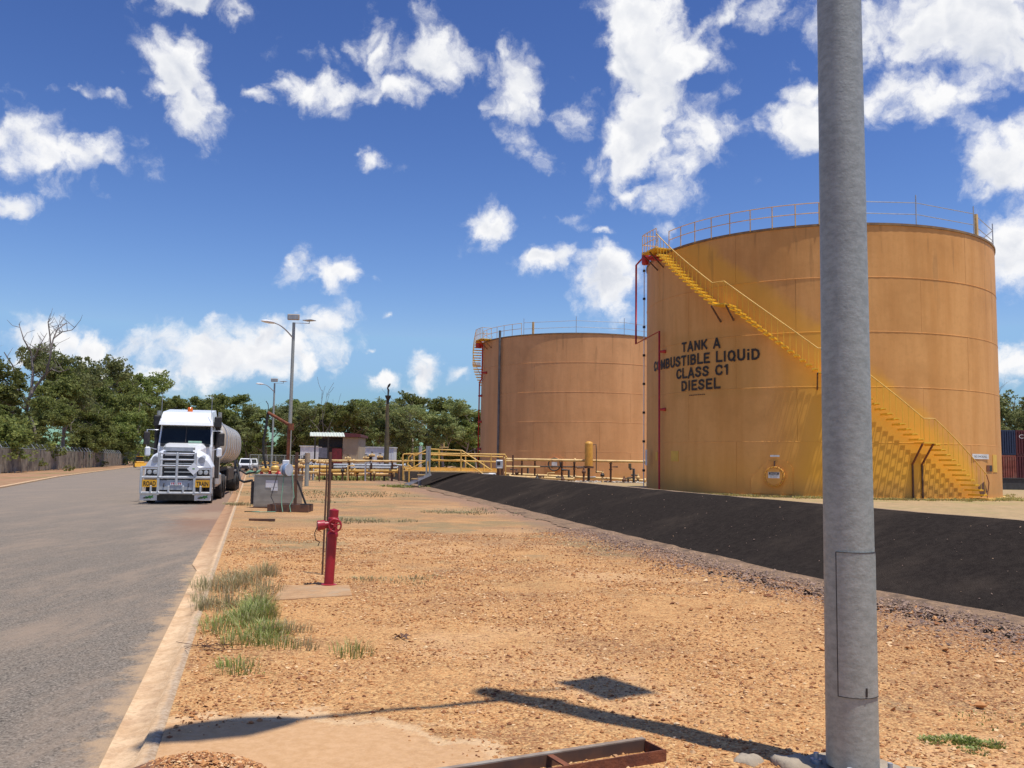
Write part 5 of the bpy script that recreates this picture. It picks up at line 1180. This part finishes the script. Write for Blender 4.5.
MB().box((.76, .4, .82), (.085, .085, 1.62)).build('post', M['rust_brown'], t); MB().bar((.80, .4, .75), (1.10, .35, .03), .05).build('brace', M['dark'], t); MB().box((1.12, .34, .02), (.34, .2, .04)).build('foot', M['dark'], t)
MB().lathe([(.0, -.10), (.19, -.10), (.19, -.08), (.10, -.075), (.10, .075), (.19, .08), (.19, .10), (0, .10)], (.50, .25, 1.08), 20, (1, -.55, 0)).build('reel', M['reel'], t)
MB().ring((.50, .25, 1.08), .125, .065, (1, -.55, 0), 20, 8).build('wound_hose', M['blue'], t)
MB().box((.44, .38, 1.30), (.20, .14, .16), bev=.02).build('junction_box', M['white'], t)
for k, (dx, col) in enumerate(((.02, 'hosegreen'), (.26, 'hosegreen'), (-.18, 'dark'))):
    MB().tube([(.42+dx, .2, 1.0), (.40+dx*1.3, .1, .6), (.38+dx*1.6, .05, .25), (.44+dx, -.1, .0), (.5+dx, -.2, -.19)], .014, 5).build('hose', M[col], t)
MB().tube([(.3, -.2, -.19), (-.2, -.45, -.19), (-.6, -.3, -.19), (-.2, -.1, -.19)], .014, 5).build('hose', M['hosegreen'], t)
P_ = D(287.5, 470, 31.4); t = thing('loading_arm', 'rust red swing arm standing over the pump cabinet with a hanging black hose', 'loading arm', (P_.x, 31.4, 0))
zt = D(290, 426, 31.4); zb = D(268, 412.5, 31.4); o_ = Vector((P_.x, 31.4, 0))
MB().tube([(0, 0, 0), (0, 0, zt.z-.1), (.06, 0, zt.z)], .06, 10).build('mast', M['rust'], t)
MB().tube([(.08, 0, zt.z), zb-o_], .055, 8).build('boom', M['rust'], t); MB().lathe([(.0, -.12), (.11, -.12), (.11, .12), (0, .12)], (.06, 0, zt.z-.03), 12).build('swivel', M['rust'], t)
hz_ = [zb-o_, D(266.5, 425, 31.4)-o_, D(263.5, 440, 31.4)-o_, D(263.5, 455, 31.4)-o_, D(266, 468, 31.4)-o_]
MB().tube(hz_, .045, 8).build('hose', M['black'], t); MB().tube([D(269, 412, 31.4)-o_, D(268, 404, 31.4)-o_, D(266, 401, 31.4)-o_], .014, 4).build('breather', M['dark'], t)
A = D(270, 470, 32.5); t = thing('pump_valve_set', 'red and yellow pump valves clustered behind the pump cabinet', 'valves', (A.x, 32.5, 0))
for x, z, m_ in ((-.18, 1.25, 'yellow'), (.18, 1.28, 'yellow'), (.35, 1.05, 'pipe_red')): MB().lathe([(0, -.1), (.13, -.1), (.15, -.03), (.15, .05), (.09, .12), (0, .12)], (x, 0, z), 12).build('valve_body', M[m_], t)
for x in (-.18, .18): MB().ring((x, 0, 1.48), .12, .015, (0, .3, 1), 14, 5).build('hand_wheel', M['yellow'], t)
for x in (-.30, .0, .32): MB().tube([(x, 0, 0), (x, 0, 1.2)], .055, 8).build('riser', M['pipe_red'], t)
MB().tube([(-.4, .1, .95), (1.1, .1, .95)], .07, 8).build('header', M['pipe_yellow'], t)
MB().box((.52, 0, .9), (.22, .2, .42), bev=.03).build('pump_motor', M['pipe_red'], t)
for i, (pts, r, lab) in enumerate([([(237, 467), (240, 480), (244, 482), (252, 480.5)], .045, 'black hose looping from the tanker to the pump cabinet, lower one'),
                                  ([(237, 460), (240, 470), (246, 474), (256, 472)], .035, 'black hose from the tanker to the valves, upper one')]):
    o = MB().tube([D(x, y, 33+i*2-(x-237)*.05) for (x, y) in pts], r, 7).build('transfer_hose', M['black']); tag(o, lab, 'hose', 'hoses between tanker and pump')
o = MB().tube([D(x, y, 36) for x, y in ((246, 474), (250, 471.5), (256, 473), (262, 470), (268, 472))], .06, 7).build('green_hose', M['hosegreen']); tag(o, 'coiled pale green hose between the tanker and the cabinet', 'hose')
P_ = D(307, 470, 55); t = thing('bollard_post', 'thick grey steel post left of the yellow pipe rack', 'post', (P_.x, 55, 0)); zt = D(307, 453, 55).z
MB().tube([(0, 0, -.1), (0, 0, zt*.72)], .13, 12).build('sleeve', M['galv'], t); MB().tube([(0, 0, zt*.72), (0, 0, zt)], .16, 12).build('cap', M['concrete'], t)
# chain fence at the far end of the cabinet
t = thing('wire_fence', 'low grey chain wire fence beyond the pump cabinet', 'fence', (0, 0, 0)); a = D(250, 460, 78); b = D(310, 460, 78); ds = (b-a); ds.z = 0
for i in range(8): p = a+ds*i/7; p.z = 0; MB().tube([p+Vector((0, 0, -.1)), p+Vector((0, 0, 2.0))], .035, 5).build('post', M['galv'], t)
for z in (.1, 1.05, 1.98): MB().tube([Vector((a.x, 78, z)), Vector((b.x, 78, z))], .025, 4).build('rail', M['galv'], t)
mb = MB(); 
for k in range(44):
    x = a.x+ds.x*k/44; mb.bar((x, 78, .1), (x+ds.x/22, 78, 1.95), .010); mb.bar((x+ds.x/22, 78, .1), (x, 78, 1.95), .010)
tag(mb.build('wire_mesh', M['galv'], t), kind='stuff')

# ------------------------------------------------------------------ shed, hut, mast
P_ = D(310, 460, 86); sc = 86/890.
def X(px): return D(px, 460, 86).x-P_.x+.12
def Z(py, Y=86): return D(330, py, Y).z
t = thing('pump_shed', 'beige shed with maroon roof and an open dark bay under a pale green awning', 'shed', (P_.x, 86, 0))
MB().box(((X(341)+X(357))/2, 2, Z(437)/2), (X(357)-X(341), 4, Z(437))).build('wall', M['beige'], t)
for k in range(10): MB().box((X(341.5)+(X(356.5)-X(341.5))*k/9.3+.06, -.012, Z(437)/2), (.05, .02, Z(437)-.02)).build('cladding_rib', M['beige'], t)
MB().box(((X(315)+X(341))/2, 3.2, Z(437)/2), (X(341)-X(315), 1.6, Z(437))).build('bay_back_wall', M['shedgrey'], t)
MB().box(((X(315)+X(341))/2, .9, Z(446)/2+.0), (X(341)-X(315), .06, .9)).build('counter', M['shedgrey'], t)
mb = loft([[(X(315)-.1, -.3, Z(436.8)), (X(357.5)+.15, -.3, Z(436.8)), (X(357.5)+.15, -.3, Z(433.6)), (X(341), -.3, Z(432.6)), (X(318), -.3, Z(432.0))], [(X(315)-.1, 4.3, Z(436.8)), (X(357.5)+.15, 4.3, Z(436.8)), (X(357.5)+.15, 4.3, Z(434.5)), (X(341), 4.3, Z(432)), (X(318), 4.3, Z(431.5))]], 'roof', M['maroon'], t)
AW = [(X(312.5), -2.0, Z(433.2)), (X(345.5), -2.0, Z(433.2)), (X(347.5), -2.4, Z(437.0)), (X(313.5), -2.4, Z(437.0))]
mb = MB(); mb.add(AW+[(p[0], p[1]+.05, p[2]-.05) for p in AW], [(0, 1, 2, 3), (7, 6, 5, 4), (0, 4, 5, 1), (1, 5, 6, 2), (2, 6, 7, 3), (3, 7, 4, 0)])
n_ = 12
mb.build('awning', M['awning'], t)
for k in range(n_): f = (k+.5)/n_; MB().bar(Vector(AW[0]).lerp(Vector(AW[1]), f)+Vector((0, -.02, .01)), Vector(AW[3]).lerp(Vector(AW[2]), f)+Vector((0, -.02, .01)), .06).build('awning_rib', M['awning'], t)
for x in (X(316), X(329)): MB().box((x, -1.2, Z(436.5)/2), (.12, .12, Z(436.5))).build('awning_post', M['dark'], t)
MB().box((X(336), -.1, Z(456)), (X(340)-X(331), .5, 1.1*Z(451)/1.9)).build('red_cabinet', M['redcab'], t)
MB().box((X(321.5), .2, Z(453)), (X(326)-X(317), .3, 1.0)).build('switchboard', M['panelgrey'], t)
MB().box((X(321), .6, Z(444.5)), (X(325)-X(318), .1, .28)).build('window', M['white'], t)
MB().box((X(328), .4, Z(443)), (X(340)-X(316), .2, .75)).build('bay_shade_slab', M['black'], t)  # solid black slab painted in for the shade inside the open bay
P_ = D(300, 460, 101); P2 = D(393.5, 460, 101); hh = D(380, 447.5, 101).z; t = thing('site_hut', 'long white flat roofed hut behind the shed', 'hut', (P_.x, 101, 0)); w_ = P2.x-P_.x
MB().box((w_/2, 1.3, hh/2+.1), (w_, 2.6, hh-.2)).build('wall', M['white'], t); MB().box((w_/2, 1.3, hh+.03), (w_+.2, 2.8, .08)).build('roof', M['white'], t)
for f in (.07, .73, .86): MB().box((w_*f, -.03, hh*.62), (.7, .06, .5)).build('window', M['glass'], t)
for k in range(26): MB().box((w_*(k+.5)/26, -.012, hh/2+.1), (.05, .022, hh-.3)).build('cladding_rib', M['white'], t)
P_ = D(386.3, 460, 76); t = thing('nozzle_mast', 'dark brown mast with a funnel head and a swivelling nozzle on top', 'mast', (P_.x, 76, 0))
zz = lambda y: D(386, y, 76).z
MB().tube([(0, 0, 0), (0, 0, zz(440)), (0, 0, zz(404))], [.24, .20, .11], 10).build('pole', M['olive'], t)
MB().lathe([(.10, zz(404)), (.12, zz(400)), (.24, zz(397)), (.26, zz(395.5)), (.0, zz(395.3))], (0, 0, 0), 14).build('funnel_head', M['dark'], t)
MB().tube([(0, 0, zz(396)), (.02, 0, zz(390)), (-.06, 0, zz(388)), (.05, 0, zz(385.5)), (.16, 0, zz(383.5))], [.06, .09, .06, .1, .05], 8).build('nozzle', M['dark'], t)
MB().tube([(-.12, 0, 0), (-.14, 0, zz(400))], .03, 5).build('feed_pipe', M['pipe_yellow'], t)

# ------------------------------------------------------------------ yellow pipe rack left of the walkway
def pipe_run(name, label, Y, rows, posts, zpost, m='pipe_yellow', group=None):
    x0 = D(rows[0][0], 460, Y).x; t = thing(name, label, 'pipework', (x0, Y, 0), 0, group)
    for (a, b, ya, yb, r, mm, dy) in rows:
        A_ = D(a, ya, Y+dy); B_ = D(b, yb, Y+dy); o = Vector((x0, Y, 0)); MB().tube([A_-o, B_-o], r, 10).build('pipe', M[mm], t)
        n = max(2, int((B_-A_).length/4))
        for k in range(n+1): q = (A_-o).lerp(B_-o, k/n); MB().lathe([(0, -.05), (r*1.6, -.05), (r*1.6, .05), (0, .05)], q, 12, (B_-A_)).build('flange', M[mm], t)
    rr_ = random.Random(int(Y)*7); xs = [D(p_, 460, Y).x-x0 for p_ in (rows[0][0], rows[0][1])]
    for k in range(14):
        x = xs[0]+(xs[1]-xs[0])*(k+.2+.6*rr_.random())/14; z1_ = rr_.uniform(.6, 1.5); dy_ = rr_.uniform(-1.2, 1.2); mm_ = rr_.choice(['rust_brown', 'pipe_yellow', 'dark', 'olive', 'galv_clean'])
        MB().tube([(x, dy_, 0), (x, dy_, z1_), (x+rr_.choice([-.5, .5]), dy_, z1_+.02)], rr_.uniform(.045, .09), 7).build('riser', M[mm_], t)
        if k % 2: MB().lathe([(0, -.12), (.14, -.12), (.16, .02), (.08, .14), (.03, .3), (0, .3)], (x, dy_, z1_*.8), 10).build('valve_body', M[rr_.choice(['rust_brown', 'pipe_yellow', 'dark'])], t)
    for px in posts:
        x = D(px, 460, Y).x-x0; MB().box((x, .15, zpost/2), (.13, .13, zpost)).build('support_post', M['rust_brown'], t)
        for dz in (0, .45): MB().box((x, .15, zpost-dz-.1), (.1, 1.2, .10)).build('cross_arm', M['rust_brown'], t)
    return t
pipe_run('pipe_rack', 'faded yellow pipe rack with grey pipes running across before the shed', 72,
 [(296, 412, 460.3, 461.5, .10, 'pipe_yellow', 0), (300, 405, 464.6, 465.6, .11, 'galv_clean', .8), (296, 398, 467.3, 468, .10, 'galv_clean', .6), (312, 398, 470.6, 471, .14, 'yellow', .1), (318, 394, 474.2, 474.6, .12, 'pipe_yellow', .4), (284, 330, 466.5, 467, .12, 'yellow', -1.5), (270, 318, 472, 472.5, .10, 'pipe_yellow', -2)],
 [313, 332, 349, 371, 392], 1.7)
def valve(px, Y, py, label, m='pipe_yellow', s=.62):
    p = D(px, py, Y); t = thing('gate_valve', label, 'valve', (p.x, Y, p.z), 0, 'yellow valves among the pipework')
    MB().lathe([(0, -.18*s), (.20*s, -.18*s), (.24*s, -.05*s), (.22*s, .1*s), (.12*s, .2*s), (.06*s, .35*s), (0, .36*s)], (0, 0, 0), 12).build('body', M[m], t)
    MB().ring((0, 0, .48*s), .2*s, .03*s, (0, .2, 1), 14, 5).build('hand_wheel', M['dark'] if s < .9 else M[m], t); MB().tube([(0, 0, .3*s), (0, 0, .5*s)], .03, 6).build('stem', M['dark'], t)
    for x in (-.3, .3): MB().lathe([(0, -.04), (.2*s, -.04), (.2*s, .04), (0, .04)], (x*s, 0, 0), 12, (1, 0, 0)).build('flange', M[m], t)
    MB().tube([(-.45*s, 0, 0), (.45*s, 0, 0)], .1*s, 8).build('pipe_stub', M[m], t); MB().box((0, 0, -p.z/2), (.08, .08, max(p.z-.1, .1))).build('stand', M['rust_brown'], t)
for a in [(299, 60, 466, 'yellow gate valve right beside the hose reel post'), (303, 64, 462.5, 'yellow gate valve between hose reel and thick grey post'), (320, 66, 462, 'bright yellow valve at the left end of the pipe rack under the awning'), (327, 67, 462.5, 'second bright yellow valve from the left end of the pipe rack'),
          (348, 78, 458.5, 'small dark valve before the beige shed wall'), (366, 80, 458, 'valve in front of the right end of the shed wall'), (372, 79, 455.5, 'yellow valve before the white hut, left of the mast'), (380, 79, 457, 'valve just left of the nozzle mast foot')]: valve(*a)

# ------------------------------------------------------------------ yellow walkway over the bund
YW = 57.0; o_ = D(404, 470, YW); o_ = Vector((o_.x, YW, 0)); t = thing('yellow_walkway', 'yellow tubular handrailed crossover walkway with steps climbing over the bund', 'walkway', o_)
def W_(px, py, dy=0): return D(px, py, YW+dy)-o_
def rail(pts, r=.045, nm='handrail', m='yellow'): MB().tube(pts, r, 6).build(nm, M[m], t)
for dy, ex in ((-.4, 0), (.9, 3)):
    rail([W_(409+ex, 468, dy), W_(406+ex*.5, 464, dy), W_(406+ex, 457, dy), W_(410+ex, 453.5, dy), W_(418+ex, 453.3, dy)]) if dy > 0 else None
rail([W_(402.5, 464), W_(402, 458), W_(404, 454), W_(410, 453.5), W_(416, 455.5), W_(428, 449), W_(462, 450.5), W_(492, 470.5)])
rail([W_(402.5, 464), W_(405, 468.5), W_(411, 468.8), W_(428, 459), W_(449, 460.5), W_(462, 459.6), W_(484, 474.5)], .04)
rail([W_(404, 460.5), W_(427, 461)], .04)
rail([W_(428, 454.5, .8), W_(503, 457, .8)], .05); rail([W_(428, 453.2, 1.9), W_(505, 454.5, 1.9), W_(507, 458, 1.9)], .05); rail([W_(404, 454, 1.9), W_(428, 453.8, 1.9)], .045)
rail([W_(432, 460.2, .8), W_(498, 461.8, .8)], .055)
for px, a, b, dy in ((403, 454, 480, 1.9), (409, 468.8, 484, 0), (427.5, 449, 471, 0), (439, 450, 470, 1.9), (461, 450.5, 471, 0), (465.5, 453, 470, 1.9), (491, 455, 472, .8), (484, 461, 474, .8), (505.5, 455, 477, 1.9), (414, 454, 470, 1.9)): rail([W_(px, a, dy), W_(px, b, dy)], .05, 'stanchion')
b1, b2 = W_(404, 468.6, .8), W_(497, 470.2, .8)
MB().box(((b1.x+b2.x)/2, 1.4, b1.z), (b2.x-b1.x, .12, .22)).build('deck_beam', M['yellow'], t); MB().box(((b1.x+b2.x)/2, .9, b1.z-.14), (b2.x-b1.x, .95, .04)).build('deck_grating', M['pipe_yellow'], t)
q1, q2 = W_(428, 471.5, -.2), W_(468, 472.5, -.2); MB().box(((q1.x+q2.x)/2, -.1, q1.z), (q2.x-q1.x, .7, .05)).build('step_landing', M['pipe_yellow'], t)
for px, py in ((405.5, 484.6), (415.5, 478.8), (421.5, 474.8)): q = W_(px, py, -.3); MB().box((q.x, -.3, q.z), (.45, .9, .05)).build('step', M['pipe_yellow'], t)
MB().bar(W_(402, 487, -.7), W_(431, 474, -.7), .05, .18).build('stringer', M['galv_clean'], t); MB().bar(W_(402, 486, .2), W_(431, 472.5, .2), .05, .14).build('stringer', M['galv_clean'], t)
for px, py in ((485, 474.5), (492, 474)): q = W_(px, py); MB().box((q.x, 0, q.z-.05), (.5, .5, .22), bev=.05).build('footing_block', M['white'], t)
q = W_(444, 447.2, 3); MB().box((q.x, 3, q.z), (.6, .3, .06)).build('valve_bridge', M['pipe_yellow'], t); MB().tube([W_(444, 447, 3), W_(444, 442.5, 3)], .03, 5).build('valve_stem', M['pipe_yellow'], t)
P_ = D(428, 470, 55.5); t = thing('galvanised_upright', 'flat galvanised upright panel beside the walkway steps', 'upright', (P_.x, 55.5, 0)); za, zb_ = D(428, 446, 55.5).z, D(428, 476, 55.5).z
MB().box((-.10, 0, (za+zb_)/2), (.09, .12, za-zb_)).box((.10, 0, (za+zb_)/2), (.09, .12, za-zb_)).build('channel', M['galv'], t); MB().box((0, .02, (za+zb_)/2+.45), (.12, .06, (za-zb_)*.5)).build('face_plate', M['galv_clean'], t)
P_ = D(420, 470, 58.5); o = MB().tube([(0, 0, 0), (0, 0, D(420, 446, 58.5).z)], .11, 10).build('galvanised_post', M['galv_clean']); o.location = (P_.x, 58.5, 0); tag(o, 'slim grey post left of the galvanised upright panel', 'post')
P_ = D(499.5, 464, 56.5); t = thing('control_station', 'grey instrument box on a post at the right end of the walkway', 'control box', (P_.x, 56.5, 0))
q = P_.z; MB().box((0, 0, q-.02), (.45, .25, .55), bev=.04).build('box', M['galv_clean'], t); MB().box((-.05, -.14, q+.03), (.2, .02, .22)).build('dial', M['dark'], t); MB().box((.18, .1, q/2-.1), (.14, .14, q)).build('post', M['rust_brown'], t); MB().box((-.1, .1, q/2-.1), (.12, .12, q)).build('post', M['rust_brown'], t); MB().box((0, -.13, q-.22), (.3, .02, .07)).build('label_plate', M['white'], t)

# pipework in front of the farther tank
pipe_run('product_pipeline', 'long cream yellow pipe run on rusty supports in front of the farther tank', 66,
 [(505, 645, 459.2, 461.8, .10, 'pipe_yellow', 0), (520, 584, 466.2, 467, .05, 'dark', .4), (505, 645, 473.8, 480.4, .10, 'pipe_yellow', 1.0), (510, 574, 476.5, 479.2, .10, 'pipe_yellow', -.6)],
 [522, 535, 562, 574.5, 611], 1.8)
zz = lambda px, py: D(px, py, 65.5)
P_ = zz(588.8, 460); t = thing('filter_vessel', 'ochre yellow upright filter vessel with a domed top before the farther tank', 'vessel', (P_.x, 65.5, 0)); r_ = .30; z1 = zz(589, 466).z; z2 = zz(589, 443.5).z
MB().lathe([(0, z1-.02), (r_, z1), (r_, z2), (r_*.8, z2+.10), (r_*.4, z2+.15), (0, z2+.16)], (0, 0, 0), 20).build('shell', M['vessel'], t); MB().lathe([(0, z1-.16), (r_+.07, z1-.16), (r_+.07, z1-.02), (0, z1-.02)], (0, 0, 0), 20).build('flange', M['rust_brown'], t)
MB().tube([(0, 0, z1-.1), (0, 0, .3)], .10, 8).build('leg', M['dark'], t); MB().tube([(r_, 0, z2-.1), (r_+.22, 0, z2-.05), (r_+.25, 0, z2-.5), (r_+.25, 0, z1-.5)], .035, 6).build('vent_pipe', M['dark'], t)
P_ = zz(631, 470); t = thing('standpipe_valve', 'short dark elbow pipe with a small box right of the filter vessel', 'pipe', (P_.x, 65.5, 0)); q = zz(631, 469).z
MB().tube([(.2, 0, .3), (.2, 0, q), (-.1, 0, q)], .09, 8).build('elbow_pipe', M['dark'], t); MB().box((-.08, 0, q+.22), (.2, .18, .38), bev=.03).build('box', M['olive'], t)
P_ = D(512, 470, 60); t = thing('pipe_rack', 'low yellow pipes and supports beside the control box at the walkway end', 'pipework', (P_.x, 60, 0)); 
for (a, ya, b, yb) in ((505, 461, 513, 461), (505, 466.5, 540, 467), (513, 455, 513, 475)): o2 = Vector((P_.x, 60, 0)); MB().tube([D(a, ya, 60)-o2, D(b, yb, 60)-o2], .06, 7).build('pipe', M['rust_brown'] if a == 513 else M['pipe_yellow'], t)
# rubble strip at the tank foot
M['stones3'] = stone_mat('pale_rubble', [(.30, .24, .18), (.5, .44, .36), (.16, .12, .09), (.60, .54, .44)])
N = 500; x = rng.uniform(P_.x-1, D(646, 470, 66).x, N); y = rng.uniform(64.5, 69, N); sz = rng.uniform(.05, .16, N)
tag(link('rubble', stones_mesh('rubble', np.stack([x, y, np.full(N, PADZ)], -1), sz, M['stones3'])), 'pale rubble and stones under the pipes before the farther tank', 'rubble', kind='stuff')

# ------------------------------------------------------------------ containers and wall right of the tank
def container(px0, px1, Y, z0, m, label, txt=None, dark=None):
    a = D(px0, 460, Y); b = D(px1, 460, Y); w = b.x-a.x; H = 2.55
    t = thing('shipping_container', label, 'container', (a.x, Y, z0), 0, 'shipping containers stacked beyond the tank')
    MB().box((w/2, 3.02, H/2), (w-.1, 5.95, H-.1)).build('body', M[m], t)
    for x in (0.06, w-.06): MB().box((x, .05, H/2), (.12, .12, H)).build('corner_post', M[m], t)
    for z in (.07, H-.07): MB().box((w/2, .05, z), (w-.24, .11, .13)).build('end_rail', M[m], t)
    n = max(5, int(w/.28))
    for k in range(n): MB().box((.2+(w-.4)*(k+.5)/n, -.0, H/2), ((w-.4)/n*.5, .07, H-.3)).build('corrugation', M[m], t)
    if txt: text_flat(txt, 1.5, .42, M['white'], t, Matrix.Translation((1.05, -.05, H-.85)) @ R0)
    return t
M['navy'] = mat('navy_container_paint', (.030, .045, .095), (.022, .032, .07), .5); M['rustred'] = mat('rust_red_container_paint', (.30, .085, .055), (.20, .055, .035), .6, 0, 2, dirt=(.35, .2, .14), damt=.5); M['maroon2'] = mat('maroon_container_paint', (.12, .022, .025), (.08, .016, .018), .6)
zc = 1.6-(480-471)*92/890
container(1000.5, 1016, 92, zc+2.6, 'navy', 'dark navy container end on top of the rust red one'); container(1000.5, 1016, 92, zc, 'rustred', 'rust red corrugated container beneath the navy one')
container(1016.6, 1075, 92, zc+2.6, 'maroon2', 'upper maroon container with pale letters at the right edge', 'CRX'); container(1016.6, 1075, 92, zc, 'maroon2', 'lower maroon container at the right edge')
a = D(1000, 480, 60); o = MB().box((14, .2, .35), (30, .4, 1.0)).box((14, .2, .87), (30.1, .5, .05)).build('boundary_wall', M['darkwall']); o.location = (a.x-.5, 62, PADZ-.1); tag(o, 'low dark grey wall right of the near tank below the containers', 'wall')
